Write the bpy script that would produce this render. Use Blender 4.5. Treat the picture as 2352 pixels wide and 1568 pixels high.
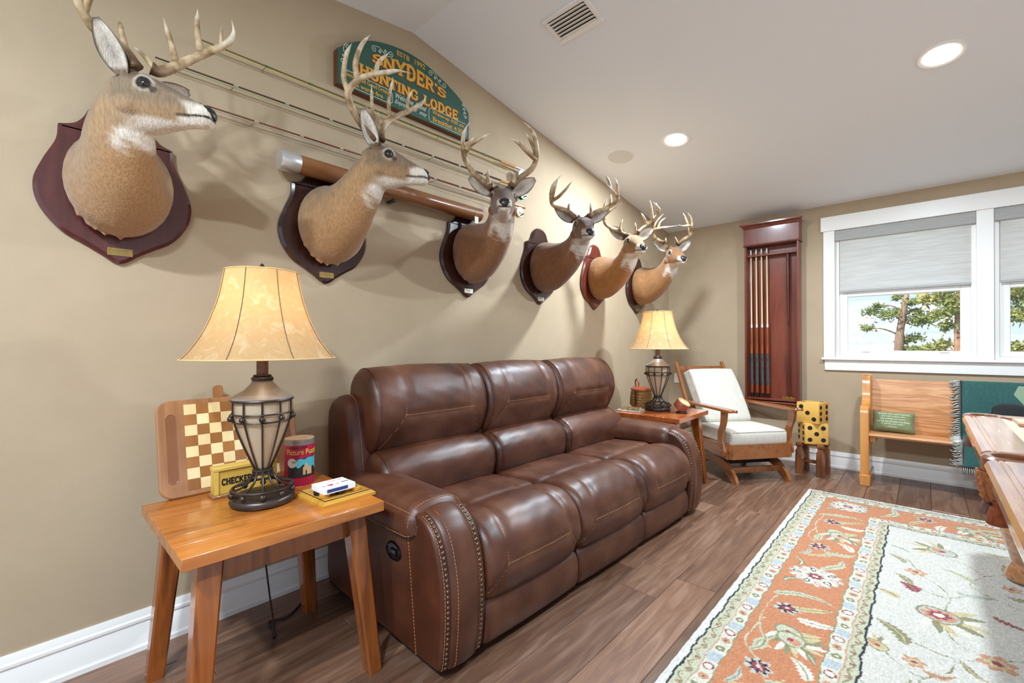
import bpy, bmesh, math, random
import numpy as np
from mathutils import Vector, Matrix
for o in list(bpy.data.objects): bpy.data.objects.remove(o)
scene = bpy.context.scene
COL = scene.collection
random.seed(7); RNG = np.random.default_rng(7)
# ------------------------------------------------------------------ camera
def make_camera():
    th, pi, ro = .7452, .001, -.0033
    F = Vector((-math.sin(th)*math.cos(pi), math.cos(th)*math.cos(pi), math.sin(pi)))
    R0 = Vector((math.cos(th), math.sin(th), 0)); U0 = R0.cross(F)
    R = R0*math.cos(ro)+U0*math.sin(ro); U = -R0*math.sin(ro)+U0*math.cos(ro)
    cd = bpy.data.cameras.new('camera'); c = bpy.data.objects.new('camera', cd); COL.objects.link(c)
    m = Matrix((R, U, -F)).transposed().to_4x4(); m.translation = Vector((2.283, 0, 1.2)); c.matrix_world = m
    cd.sensor_fit = 'HORIZONTAL'; cd.sensor_width = 36; cd.lens = 1031/2352*36; cd.shift_y = 3/2352
    cd.clip_start = .02; cd.clip_end = 3000
    scene.camera = c
make_camera()
vs = scene.view_settings
vs.view_transform = 'Standard'; vs.look = 'None'; vs.gamma = 1; vs.use_curve_mapping = False; vs.exposure = 0.74
CAN_W = 44      # each recessed ceiling light, watts
LAMP_W = 0.75      # each table lamp bulb, watts
SKY = .87
# ------------------------------------------------------------------ world: pale blue sky with soft clouds
def make_world():
    w = bpy.data.worlds.new('sky'); scene.world = w; w.use_nodes = True
    nt = w.node_tree; nt.nodes.clear(); N = nt.nodes.new; L = nt.links.new
    tc = N('ShaderNodeTexCoord'); sx = N('ShaderNodeSeparateXYZ'); L(tc.outputs['Generated'], sx.inputs[0])
    gr = N('ShaderNodeValToRGB'); L(sx.outputs['Z'], gr.inputs[0])
    e = gr.color_ramp.elements; e[0].position = 0; e[0].color = (.55, .67, .86, 1); e[1].position = .45; e[1].color = (.38, .56, .92, 1)
    mp = N('ShaderNodeMapping'); mp.inputs['Scale'].default_value = (3, 3, 9); L(tc.outputs['Generated'], mp.inputs[0])
    no = N('ShaderNodeTexNoise'); no.inputs['Scale'].default_value = 2.2; no.inputs['Detail'].default_value = 6; L(mp.outputs[0], no.inputs['Vector'])
    cr = N('ShaderNodeValToRGB'); L(no.outputs['Fac'], cr.inputs[0]); cr.color_ramp.elements[0].position = .5; cr.color_ramp.elements[1].position = .66
    mx = N('ShaderNodeMix'); mx.data_type = 'RGBA'; L(cr.outputs[0], mx.inputs[0]); L(gr.outputs[0], mx.inputs[6]); mx.inputs[7].default_value = (.84, .84, .84, 1)
    bg = N('ShaderNodeBackground'); bg.inputs[1].default_value = SKY; L(mx.outputs[2], bg.inputs[0])
    ou = N('ShaderNodeOutputWorld'); L(bg.outputs[0], ou.inputs[0])
make_world()
sd_ = bpy.data.lights.new('sun', 'SUN'); sd_.energy = 5; sd_.angle = .01; sd_.color = (1, .97, .92)
so_ = bpy.data.objects.new('sun', sd_); COL.objects.link(so_); so_.rotation_euler = Vector((.22, .55, -.8)).to_track_quat('-Z', 'Y').to_euler()
# ------------------------------------------------------------------ helpers: tagging
def tag(o, label=None, cat=None, group=None, kind=None):
    for k, v in (('label', label), ('category', cat), ('group', group), ('kind', kind)):
        if v: o[k] = v
    return o
def thing(name, label, cat, loc=(0, 0, 0), rz=0, group=None):
    o = bpy.data.objects.new(name, None); COL.objects.link(o); o.empty_display_size = .05
    o.location = loc; o.rotation_euler = (0, 0, rz); return tag(o, label, cat, group)
def copy_tree(o, parent=None):
    c = o.copy(); COL.objects.link(c); c.parent = parent
    for ch in list(o.children): copy_tree(ch, c)
    return c
# ------------------------------------------------------------------ helpers: mesh building
def cr(pts, n=8, closed=False):
    """Catmull-Rom through pts"""
    p = [np.array(q, float) for q in pts]; m = len(p); out = []
    rng = range(m if closed else m-1)
    for i in rng:
        p1, p2 = p[i], p[(i+1) % m]
        p0 = p[(i-1) % m] if (closed or i > 0) else 2*p1-p2
        p3 = p[(i+2) % m] if (closed or i+2 < m) else 2*p2-p1
        for k in range(n):
            t = k/n
            out.append(.5*(2*p1+(p2-p0)*t+(2*p0-5*p1+4*p2-p3)*t*t+(3*p1-p0-3*p2+p3)*t**3))
    if not closed: out.append(p[-1])
    return out
_rb = {}
def rbox_data(dx, dy, dz, b, seg):
    k = (round(dx, 5), round(dy, 5), round(dz, 5), b, seg)
    if k not in _rb:
        bm = bmesh.new(); bmesh.ops.create_cube(bm, size=1)
        bmesh.ops.scale(bm, vec=(dx, dy, dz), verts=bm.verts)
        if b > 0: bmesh.ops.bevel(bm, geom=list(bm.edges), offset=min(b, .49*min(dx, dy, dz)), segments=seg, affect='EDGES', profile=.6)
        bm.verts.index_update()
        _rb[k] = ([v.co[:] for v in bm.verts], [[v.index for v in f.verts] for f in bm.faces]); bm.free()
    return _rb[k]
class MB:
    def __init__(s): s.v = []; s.f = []; s.c = None
    def add(s, v, f, M=None):
        n = len(s.v)
        if M is not None: v = [tuple(M @ Vector(p)) for p in v]
        s.v += [tuple(float(c) for c in p) for p in v]; s.f += [[i+n for i in q] for q in f]; return s
    def box(s, x0, x1, y0, y1, z0, z1, b=0, seg=1, M=None):
        v, f = rbox_data(abs(x1-x0), abs(y1-y0), abs(z1-z0), b, seg)
        cx, cy, cz = (x0+x1)/2, (y0+y1)/2, (z0+z1)/2
        return s.add([(a+cx, c+cy, d+cz) for a, c, d in v], f, M)
    def bar(s, p, q, w, h, b=0, up=(0, 0, 1), w2=None, h2=None):
        """box beam from p to q, width w (sideways) and height h (along up), optional taper"""
        p, q = Vector(p), Vector(q); d = (q-p).normalized(); sd = d.cross(Vector(up)).normalized(); u = sd.cross(d)
        w2 = w if w2 is None else w2; h2 = h if h2 is None else h2
        c = b
        def ring(o, w, h):
            if c: pts = [(-w/2+c, -h/2), (w/2-c, -h/2), (w/2, -h/2+c), (w/2, h/2-c), (w/2-c, h/2), (-w/2+c, h/2), (-w/2, h/2-c), (-w/2, -h/2+c)]
            else: pts = [(-w/2, -h/2), (w/2, -h/2), (w/2, h/2), (-w/2, h/2)]
            return [o+sd*a+u*e for a, e in pts]
        return s.loft([ring(p, w, h), ring(q, w2, h2)], cap=True)
    def loft(s, rings, cap=True, closed=True, wrap=False):
        n = len(rings[0]); m = len(rings); b = len(s.v)
        for r in rings: s.v += [tuple(float(c) for c in p) for p in r]
        k = n if closed else n-1
        for i in range(m if wrap else m-1):
            for j in range(k):
                i2 = (i+1) % m
                s.f.append([b+i*n+j, b+i*n+(j+1) % n, b+i2*n+(j+1) % n, b+i2*n+j])
        if cap and not wrap:
            s.f.append([b+j for j in range(n)][::-1]); s.f.append([b+(m-1)*n+j for j in range(n)])
        return s
    def tube(s, pts, r, n=8, cap=True, closed=False):
        p = [Vector(q) for q in pts]; m = len(p); rr = r if hasattr(r, '__len__') else [r]*m
        rings = []; nrm = None
        for i in range(m):
            if closed: t = p[(i+1) % m]-p[i-1]
            else: t = p[min(i+1, m-1)]-p[max(i-1, 0)]
            t.normalize()
            if nrm is None:
                a = Vector((0, 0, 1)) if abs(t.z) < .9 else Vector((1, 0, 0)); nrm = (a-t*a.dot(t)).normalized()
            else: nrm = (nrm-t*nrm.dot(t)).normalized()
            bi = t.cross(nrm)
            rings.append([p[i]+(nrm*math.cos(2*math.pi*k/n)+bi*math.sin(2*math.pi*k/n))*rr[i] for k in range(n)])
        return s.loft(rings, cap=cap, wrap=closed)
    def lathe(s, prof, n=24, c=(0, 0, 0), cap=True, M=None):
        rings = [[(c[0]+r*math.cos(2*math.pi*k/n), c[1]+r*math.sin(2*math.pi*k/n), c[2]+z) for k in range(n)] for r, z in prof]
        if M is not None: rings = [[tuple(M @ Vector(p)) for p in r] for r in rings]
        return s.loft(rings, cap=cap)
    def ball(s, c, r, n=12, m=8, sc=(1, 1, 1)):
        return s.loft([[(c[0]+sc[0]*r*math.sin(math.pi*(i+.02)/(m+.04))*math.cos(2*math.pi*k/n), c[1]+sc[1]*r*math.sin(math.pi*(i+.02)/(m+.04))*math.sin(2*math.pi*k/n), c[2]-sc[2]*r*math.cos(math.pi*(i+.02)/(m+.04))) for k in range(n)] for i in range(m+1)])
    def prism(s, pts, z0, z1, M=None, inset=0, ih=0):
        """outline pts (x,y) extruded in z; optional chamfer: shrink by `inset` over the last ih"""
        pts = [np.array(p, float) for p in pts]; n = len(pts)
        rings = [[(p[0], p[1], z0) for p in pts], [(p[0], p[1], z1-ih) for p in pts]]
        if inset:
            ar = sum(pts[i][0]*pts[(i+1) % n][1]-pts[(i+1) % n][0]*pts[i][1] for i in range(n)); sg = 1 if ar > 0 else -1
            q = []
            for i in range(n):
                e = pts[(i+1) % n]-pts[i-1]; e = e/(np.hypot(*e)+1e-9); q.append(pts[i]+inset*sg*np.array((-e[1], e[0])))
            rings.append([(p[0], p[1], z1) for p in q])
        if M is not None: rings = [[tuple(M @ Vector(p)) for p in r] for r in rings]
        return s.loft(rings)
def shade(me, ang=40):
    n = len(me.polygons)
    me.polygons.foreach_set('use_smooth', [True]*n)
    if ang < 180:
        bm = bmesh.new(); bm.from_mesh(me); c = math.radians(ang)
        for e in bm.edges:
            if len(e.link_faces) == 2 and e.calc_face_angle(0) > c: e.smooth = False
        bm.to_mesh(me); bm.free()
def mesh_of(name, mb, fix=True):
    me = bpy.data.meshes.new(name); me.from_pydata(mb.v, [], mb.f); me.update()
    if fix:
        bm = bmesh.new(); bm.from_mesh(me); bmesh.ops.recalc_face_normals(bm, faces=bm.faces); bm.to_mesh(me); bm.free()
    return me
def obj(name, mb, mat, parent=None, loc=None, rot=None, ang=40, fix=True, kind=None, label=None):
    me = mb if isinstance(mb, bpy.types.Mesh) else mesh_of(name, mb, fix)
    if not isinstance(mb, bpy.types.Mesh) and ang: shade(me, ang)
    o = bpy.data.objects.new(name, me); COL.objects.link(o)
    if mat and not me.materials: me.materials.append(mat)
    if parent: o.parent = parent
    if loc: o.location = loc
    if rot: o.rotation_euler = rot
    return tag(o, label, None, None, kind)
def setcol(me, cols, name='Col'):
    a = me.color_attributes.new(name, 'FLOAT_COLOR', 'POINT')
    c = np.ones((len(me.vertices), 4), np.float32); c[:, :3] = cols; a.data.foreach_set('color', c.ravel())
def basis(o, x, y, z):
    m = Matrix((x, y, z)).transposed().to_4x4(); m.translation = Vector(o); return m
# text laid flat in XY, centred on x; returns MB scaled to the given width/height
def text(s, h=None, w=None, depth=.001, shear=0, offset=0, align='CENTER'):
    cu = bpy.data.curves.new('t', 'FONT'); cu.body = s; cu.extrude = depth/2; cu.align_x = align; cu.resolution_u = 3; cu.shear = shear; cu.offset = offset; cu.size = 1
    o = bpy.data.objects.new('t', cu); COL.objects.link(o)
    me = bpy.data.meshes.new_from_object(o.evaluated_get(bpy.context.evaluated_depsgraph_get()))
    v = np.array([q.co[:] for q in me.vertices]); f = [list(p.vertices) for p in me.polygons]
    bpy.data.objects.remove(o); bpy.data.curves.remove(cu); bpy.data.meshes.remove(me)
    lo, hi = v.min(0), v.max(0)
    sy = h/(hi[1]-lo[1]) if h else w/(hi[0]-lo[0]); sx = w/(hi[0]-lo[0]) if w else sy
    if align == 'CENTER': v[:, 0] -= (lo[0]+hi[0])/2
    else: v[:, 0] -= lo[0]
    v[:, 1] -= lo[1]; v[:, 0] *= sx; v[:, 1] *= sy
    return MB().add([tuple(p) for p in v], f)
# bold slab-serif lettering drawn with strokes (unit height)
_sf = {}
def _glyphs():
    S = lambda *p: ('c',)+p
    B = lambda x0, y0, x1, y1: ('l', (x0, y0), (x1, y1))
    g = {}
    ser = lambda x, y, w=.17: ('s', (x-w, y), (x+w, y))
    vs_ = lambda x, y0, y1: ('s', (x, y0), (x, y1))
    g['S'] = (.74, [S((.62, .78), (.5, .93), (.3, .93), (.12, .8), (.16, .6), (.4, .5), (.6, .38), (.6, .16), (.4, .06), (.2, .08), (.08, .24)), vs_(.66, .66, .97), vs_(.05, .03, .34)])
    g['N'] = (.86, [B(.14, 0, .14, 1), B(.14, .97, .72, .03), B(.72, 0, .72, 1), ser(.14, .05), ser(.1, .95, .1), ser(.72, .95)])
    g['Y'] = (.84, [B(.1, 1, .42, .48), B(.74, 1, .42, .48), B(.42, .5, .42, 0), ser(.12, .95, .13), ser(.72, .95, .13), ser(.42, .05)])
    g['D'] = (.8, [B(.16, 0, .16, 1), S((.1, .93), (.4, .93), (.62, .75), (.64, .5), (.62, .25), (.4, .07), (.1, .07)), ser(.14, .05, .12), ser(.14, .95, .12)])
    g['E'] = (.72, [B(.16, 0, .16, 1), B(.05, .93, .62, .93), B(.05, .07, .62, .07), B(.16, .5, .5, .5), vs_(.62, .7, 1), vs_(.62, 0, .3), vs_(.5, .38, .62)])
    g['R'] = (.82, [B(.16, 0, .16, 1), S((.08, .93), (.42, .93), (.58, .84), (.6, .7), (.54, .56), (.4, .5), (.16, .5)), B(.4, .5, .66, .04), ser(.16, .05), ser(.7, .05, .1), ser(.12, .95, .1)])
    g["'"] = (.26, [B(.12, 1, .1, .72)])
    g['H'] = (.86, [B(.16, 0, .16, 1), B(.68, 0, .68, 1), B(.16, .5, .68, .5), ser(.16, .05), ser(.16, .95), ser(.68, .05), ser(.68, .95)])
    g['U'] = (.84, [S((.16, 1), (.16, .35), (.2, .15), (.41, .06), (.62, .15), (.66, .35), (.66, 1)), ser(.16, .95), ser(.66, .95)])
    g['T'] = (.76, [B(.38, 0, .38, 1), B(.04, .93, .72, .93), ser(.38, .05), vs_(.06, .68, 1), vs_(.7, .68, 1)])
    g['I'] = (.42, [B(.2, 0, .2, 1), ser(.2, .05), ser(.2, .95)])
    g['G'] = (.84, [S((.64, .72), (.56, .9), (.4, .94), (.2, .84), (.12, .5), (.2, .16), (.4, .06), (.58, .1), (.66, .26), (.66, .44)), ('s', (.42, .44), (.78, .44)), vs_(.67, .64, .97)])
    g['L'] = (.7, [B(.16, 0, .16, 1), B(.05, .07, .6, .07), ser(.16, .95), vs_(.6, 0, .32)])
    g['O'] = (.84, [S((.4, .94), (.2, .84), (.12, .5), (.2, .16), (.4, .06), (.6, .16), (.68, .5), (.6, .84), (.4, .94))])
    g['C'] = (.78, [S((.62, .72), (.54, .9), (.38, .94), (.2, .84), (.12, .5), (.2, .16), (.38, .06), (.54, .1), (.62, .28)), vs_(.65, .64, .97)])
    g['K'] = (.86, [B(.16, 0, .16, 1), B(.2, .42, .66, .95), B(.36, .55, .7, .05), ser(.16, .05), ser(.16, .95), ser(.66, .95, .12), ser(.7, .05, .12)])
    return g
def slab(s, h, w, depth=.002, thick=.19, arch=None):
    """returns MB: string in bold slab serif lettering from x=0..w, y=0..h ; arch(xfrac)->(y0,h)"""
    if not _sf: _sf.update(_glyphs())
    tot = sum(_sf[c][0] if c != ' ' else .5 for c in s); mb = MB(); x = 0
    for c in s:
        if c == ' ': x += .5; continue
        gw, st = _sf[c]
        for q in st:
            pts = [np.array(p, float) for p in q[1:]]
            tk = thick if q[0] != 's' else thick*.55
            if q[0] == 'c': pts = cr(pts, 5)
            L = []; R = []
            for i, p in enumerate(pts):
                e = pts[min(i+1, len(pts)-1)]-pts[max(i-1, 0)]; e = e/(np.hypot(*e)+1e-9); nn = np.array((-e[1], e[0]))*tk/2
                L.append(p+nn); R.append(p-nn)
            ol = L+R[::-1]
            P2 = []
            for p in ol:
                xf = (x+p[0])/tot; y0, hh = arch(xf) if arch else (0, h); P2.append((xf*w, y0+p[1]*hh))
            n = len(L); b = len(mb.v)
            z = depth*(1+.02*len(mb.f)/1000)
            mb.v += [(p[0], p[1], z) for p in P2]+[(p[0], p[1], 0) for p in P2]; m2 = 2*n
            for i in range(n-1): mb.f.append([b+i, b+i+1, b+m2-2-i, b+m2-1-i])
            for i in range(m2): mb.f.append([b+i, b+(i+1) % m2, b+m2+(i+1) % m2, b+m2+i])
        x += gw
    return mb
# ------------------------------------------------------------------ helpers: materials
def lin(c):
    if isinstance(c, str): c = [int(c[i:i+2], 16)/255 for i in (0, 2, 4)]
    return tuple(x/12.92 if x <= .04045 else ((x+.055)/1.055)**2.4 for x in c)
_m = {}
def M(name, col, rough=.5, metal=0, col2=None, scale=8, stretch=(1, 1, 1), bump=0, bscale=None, coat=0, detail=4, ramp=(.35, .65), emit=0, attr=None, rnd=0, sheen=0, trans=0, spec=.5, distort=0, wave=None):
    if name in _m: return _m[name]
    m = bpy.data.materials.new(name); m.use_nodes = True; nt = m.node_tree; N = nt.nodes.new; L = nt.links.new
    b = nt.nodes['Principled BSDF']; b.inputs['Roughness'].default_value = rough; b.inputs['Metallic'].default_value = metal
    b.inputs['Specular IOR Level'].default_value = spec
    if coat: b.inputs['Coat Weight'].default_value = coat; b.inputs['Coat Roughness'].default_value = .12
    if sheen: b.inputs['Sheen Weight'].default_value = sheen
    c1 = (*lin(col), 1); b.inputs['Base Color'].default_value = c1
    vec = None
    if col2 or bump or rnd:
        tc = N('ShaderNodeTexCoord'); mp = N('ShaderNodeMapping'); mp.inputs['Scale'].default_value = stretch; src = tc.outputs['Object']
        if rnd:
            oi = N('ShaderNodeObjectInfo'); ml = N('ShaderNodeMath'); ml.operation = 'MULTIPLY'; ml.inputs[1].default_value = 37; L(oi.outputs['Random'], ml.inputs[0])
            ad = N('ShaderNodeVectorMath'); L(src, ad.inputs[0]); L(ml.outputs[0], ad.inputs[1]); src = ad.outputs[0]
        L(src, mp.inputs[0]); vec = mp.outputs[0]
    colout = None
    if attr:
        at = N('ShaderNodeAttribute'); at.attribute_name = attr; colout = at.outputs['Color']
    if col2:
        no = N('ShaderNodeTexNoise'); no.inputs['Scale'].default_value = scale; no.inputs['Detail'].default_value = detail; no.inputs['Distortion'].default_value = distort; L(vec, no.inputs['Vector'])
        cr_ = N('ShaderNodeValToRGB'); L(no.outputs['Fac'], cr_.inputs[0]); e = cr_.color_ramp.elements
        e[0].position, e[1].position = ramp
        cols = col2 if isinstance(col2, (list, tuple)) else [col2]
        e[0].color = c1; e[1].color = (*lin(cols[-1]), 1)
        for i, cc in enumerate(cols[:-1]):
            q = e.new(ramp[0]+(ramp[1]-ramp[0])*(i+1)/len(cols)); q.color = (*lin(cc), 1)
        o2 = cr_.outputs[0]
        if attr:
            mx = N('ShaderNodeMix'); mx.data_type = 'RGBA'; mx.blend_type = 'MULTIPLY'; mx.inputs[0].default_value = 1; L(colout, mx.inputs[6]); L(o2, mx.inputs[7]); o2 = mx.outputs[2]
        if rnd:
            hs = N('ShaderNodeHueSaturation'); mr = N('ShaderNodeMapRange'); mr.inputs[3].default_value = 1-rnd; mr.inputs[4].default_value = 1+rnd
            L(oi.outputs['Random'], mr.inputs[0]); L(mr.outputs[0], hs.inputs['Value']); L(o2, hs.inputs['Color']); o2 = hs.outputs[0]
        colout = o2
    if colout: L(colout, b.inputs['Base Color'])
    if bump:
        n2 = N('ShaderNodeTexNoise'); n2.inputs['Scale'].default_value = bscale or scale*4; n2.inputs['Detail'].default_value = 3; L(vec, n2.inputs['Vector'])
        bu = N('ShaderNodeBump'); bu.inputs['Strength'].default_value = bump; bu.inputs['Distance'].default_value = .004; L(n2.outputs['Fac'], bu.inputs['Height']); L(bu.outputs[0], b.inputs['Normal'])
    if emit:
        b.inputs['Emission Color'].default_value = c1; b.inputs['Emission Strength'].default_value = emit
    if trans:
        t = N('ShaderNodeBsdfTranslucent'); mx = N('ShaderNodeMixShader'); mx.inputs[0].default_value = trans
        if colout: L(colout, t.inputs[0])
        else: t.inputs[0].default_value = c1
        L(b.outputs[0], mx.inputs[1]); L(t.outputs[0], mx.inputs[2]); L(mx.outputs[0], nt.nodes['Material Output'].inputs[0])
    _m[name] = m; return m
def wood(name, c1, c2, c3=None, axis='y', rough=.35, coat=.2, scale=6, rnd=0, fine=14):
    st = {'x': (1, fine, fine), 'y': (fine, 1, fine), 'z': (fine, fine, 1)}[axis]
    return M(name, c1, rough, col2=([c3] if c3 else [])+[c2], scale=scale*.35, stretch=st, detail=6, ramp=(.3, .72), coat=coat, rnd=rnd, distort=.6)
def glass_mat():
    m = bpy.data.materials.new('window glass'); m.use_nodes = True; nt = m.node_tree; N = nt.nodes.new; L = nt.links.new; nt.nodes.clear()
    t = N('ShaderNodeBsdfTransparent'); g = N('ShaderNodeBsdfGlossy'); g.inputs['Roughness'].default_value = .02; f = N('ShaderNodeFresnel'); f.inputs[0].default_value = 1.3
    mx = N('ShaderNodeMixShader'); L(f.outputs[0], mx.inputs[0]); L(t.outputs[0], mx.inputs[1]); L(g.outputs[0], mx.inputs[2]); ou = N('ShaderNodeOutputMaterial'); L(mx.outputs[0], ou.inputs[0]); return m
WHITE = M('white trim paint', 'f5f2ec', .35)
# ================================================================== the room shell
XR, YN, YF, RIDGE, ZR, SL = 5.4, -2.06, 5.262, 1.6, 3.085, .1535
ceil_z = lambda y: ZR-SL*abs(y-RIDGE)
WALL = M('tan wall paint', 'b9a488', .75, col2='b39e82', scale=3, bump=.12, bscale=160, spec=.3)
CEIL = M('ceiling paint', 'f0f3f6', .8, bump=.06, bscale=120, spec=.2)
def struct(name, mb, mat, parent=None, **k):
    o = obj(name, mb, mat, parent, **k)
    if not parent: o['kind'] = 'structure'
    return o
gable = [(YN-.12, -.1), (YF+.16, -.1), (YF+.16, ceil_z(YF+.16)+.05), (RIDGE, ZR+.05), (YN-.12, ceil_z(YN-.12)+.05)]
yzx = lambda x: basis((x, 0, 0), (0, 1, 0), (0, 0, 1), (1, 0, 0))     # outline (y,z) extruded along x
struct('wall_left', MB().prism(gable, -.12, 0, yzx(0)), WALL, ang=0)
def holed_wall(name, hole, place, lo, hi, top):
    h0, h1, z0, z1 = hole; m = MB()
    for a in ((lo, h0, -.1, top), (h1, hi, -.1, top), (h0, h1, -.1, z0), (h0, h1, z1, top)): place(m, *a)
    return struct(name, m, WALL if name == 'wall_far' else CEIL, ang=0)  # unseen near wall gets white paint to bounce light into the room
holed_wall('wall_far', (1.643, 3.626, 1.05, 2.265), lambda m, a, b, c, d: m.box(a, b, YF, YF+.16, c, d), 0, XR, ceil_z(YF)+.02)
holed_wall('wall_near', (.5, 5.0, .15, 2.2), lambda m, a, b, c, d: m.box(a, b, YN-.12, YN, c, d), 0, XR, ceil_z(YN)+.02)
m = MB(); m.prism([(YN-.12, -.1), (-1.2, -.1), (-1.2, ceil_z(-1.2)+.04), (YN-.12, ceil_z(YN)+.04)], 0, .12, yzx(XR))
m.prism([(3.6, -.1), (YF+.16, -.1), (YF+.16, ceil_z(YF)+.04), (3.6, ceil_z(3.6)+.04)], 0, .12, yzx(XR))
m.prism([(-1.2, -.1), (3.6, -.1), (3.6, .4), (-1.2, .4)], 0, .12, yzx(XR)); m.prism([(-1.2, 2.25), (3.6, 2.25), (3.6, ceil_z(3.6)+.04), (RIDGE, ZR+.04), (-1.2, ceil_z(-1.2)+.04)], 0, .12, yzx(XR))
struct('wall_right', m, CEIL, ang=0)  # unseen wall, white as well so it bounces more light
m = MB()
for a, b in ((RIDGE, YF+.16), (YN-.12, RIDGE)):
    m.loft([[(-.12, a, ceil_z(a)), (-.12, b, ceil_z(b)), (-.12, b, ceil_z(b)+.1), (-.12, a, ceil_z(a)+.1)], [(XR+.12, a, ceil_z(a)), (XR+.12, b, ceil_z(b)), (XR+.12, b, ceil_z(b)+.1), (XR+.12, a, ceil_z(a)+.1)]])
struct('ceiling', m, CEIL, ang=0)
# ---- floor of separate planks
fl = struct('floor', MB().box(-.1, XR+.1, YN-.1, YF+.15, -.09, -.012), M('dark subfloor', '2a1a14', .8), ang=0)
PL = M('brown oak plank', '5c4034', .34, col2=['74533f', '8a6a58'], scale=1.1, stretch=(22, 2.2, 22), detail=7, ramp=(.28, .72), rnd=.28, distort=1.1, bump=.08, bscale=9, coat=.08)
PW, PLn = .1925, 1.25
_pm = {}
def plank_mesh(w, l):
    k = (round(w, 4), round(l, 4))
    if k not in _pm:
        c = .0025; b = MB(); g = .0006; x, y = w/2-g, l/2-g
        b.loft([[(-x, -y, -.012), (x, -y, -.012), (x, y, -.012), (-x, y, -.012)], [(-x, -y, -c), (x, -y, -c), (x, y, -c), (-x, y, -c)], [(-x+c, -y+c, 0), (x-c, -y+c, 0), (x-c, y-c, 0), (-x+c, y-c, 0)]])
        _pm[k] = mesh_of('plank', b); _pm[k].materials.append(PL)
    return _pm[k]
offs = {5: 3.45, 6: 3.26, 7: 3.5}
for i in range(29):
    x0, x1 = max(0, 1.153+(i-6)*PW), min(XR, 1.153+(i-5)*PW)
    if x1-x0 < .02: continue
    y = offs.get(i, (i*.47) % PLn); y -= PLn*math.ceil((y-YN)/PLn)
    while y < YF:
        a, b = max(y, YN), min(y+PLn, YF)
        if b-a > .03:
            o = bpy.data.objects.new('plank', plank_mesh(x1-x0, b-a)); COL.objects.link(o); o.parent = fl; o.location = ((x0+x1)/2, (a+b)/2, 0)
        y += PLn
# ---- baseboards
BBP = [(0, 0), (.021, 0), (.021, .018), (.017, .024), (.015, .03), (.015, .098), (.012, .104), (.012, .108), (.017, .114), (.017, .124), (.012, .130), (.010, .142), (.006, .154), (0, .154)]
struct('baseboard_left', MB().loft([[(d, y, z) for d, z in BBP] for y in (YN, YF)]), WHITE, ang=30)
struct('baseboard_far', MB().loft([[(x, YF-d, z) for d, z in BBP] for x in (.022, XR)]), WHITE, ang=30)
struct('baseboard_right', MB().loft([[(XR-d, y, z) for d, z in BBP] for y in (YN, YF-.03)]), WHITE, ang=30)
struct('baseboard_near', MB().loft([[(x, YN+d, z) for d, z in BBP] for x in (.03, XR-.03)]), WHITE, ang=30)
# ---- far window casing
GLASS = glass_mat()
tr = bpy.data.objects.new('trim_1', None); COL.objects.link(tr); tag(tr, kind='structure')
def tp(n, *b, bev=.003): return obj(n, MB().box(*b, b=bev), WHITE, tr)
tp('window_header', 1.532, 3.737, YF-.03, YF, 2.265, 2.404); tp('side_casing', 1.552, 1.643, YF-.022, YF, 1.05, 2.265); tp('side_casing', 3.626, 3.717, YF-.022, YF, 1.05, 2.265)
tp('mullion', 2.585, 2.684, YF-.022, YF+.12, 1.05, 2.265); tp('window_stool', 1.536, 3.733, YF-.05, YF+.06, 1.03, 1.052, bev=.006); tp('window_apron', 1.56, 3.709, YF-.02, YF, .932, 1.03)
SASH = M('white vinyl sash', 'f3f0ea', .3)
def win(n, x0, x1, z0, z1, shade=True):
    w = bpy.data.objects.new('window_%d' % n, None); COL.objects.link(w); tag(w, kind='structure'); w.location = (0, YF, 0)
    fr = MB(); ya, yb = .03, .13      # jamb liner
    ja = .016; fr.box(x0, x0+.03, ja, yb, z0, z1); fr.box(x1-.03, x1, ja, yb, z0, z1); fr.box(x0+.03, x1-.03, ja, yb, z0, z0+.025); fr.box(x0+.03, x1-.03, ja, yb, z1-.03, z1)
    obj('jamb_liner', fr, SASH, w, ang=0)
    def sash(za, zb, ya, yb, lab):
        a, b = x0+.03, x1-.03; s = MB(); f = .062
        s.box(a, a+f, ya, yb, za, zb, b=.004); s.box(b-f, b, ya, yb, za, zb, b=.004); s.box(a+f, b-f, ya, yb, za, za+.045, b=.004); s.box(a+f, b-f, ya, yb, zb-.045, zb, b=.004)
        so = obj('sash_frame', s, SASH, w, ang=0)
        obj('pane', MB().box(a+f-.004, b-f+.004, (ya+yb)/2-.003, (ya+yb)/2+.003, za+.04, zb-.04), GLASS, w, ang=0)
        return so
    zm = 1.652
    lo = sash(z0+.025, zm+.022, .035, .07, 'lower'); sash(zm-.022, z1-.03, .075, .11, 'upper')
    for xx in (x0+.2, x1-.22): obj('sash_lift', MB().box(xx, xx+.06, .022, .036, z0+.058, z0+.066, b=.002), SASH, lo)
    if shade:
        sh = thing('roller_shade', 'white roller shade lowered halfway over the left window beside the cue rack' if n == 1 else 'white roller shade lowered halfway over the right window above the throw', 'window shade', ((x0+x1)/2, YF+.012, 1.67), group='white roller shades')
        hw = (x1-x0)/2
        FAB = M('shade fabric', 'faf8f4', .8, col2='eceae6', scale=3, stretch=(2, 30, 60), ramp=(.4, .62), trans=.6)
        GREY = M('shade valance fabric', 'b3b2ae', .8, col2='a6a5a1', scale=3, stretch=(2, 30, 60))
        obj('valance', MB().box(-hw+.001, hw-.001, -.024, .002, .495, .5945, b=.002), GREY, sh); obj('shade_cloth', MB().box(-hw+.037, hw-.028, -.006, -.0045, .014, .5), FAB, sh, ang=0)
        obj('hem_bar', MB().box(-hw+.037, hw-.028, -.011, .001, 0, .02, b=.002), GREY, sh)
    return w
win(1, 1.643, 2.585, 1.052, 2.265); win(2, 2.684, 3.626, 1.052, 2.265)
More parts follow.
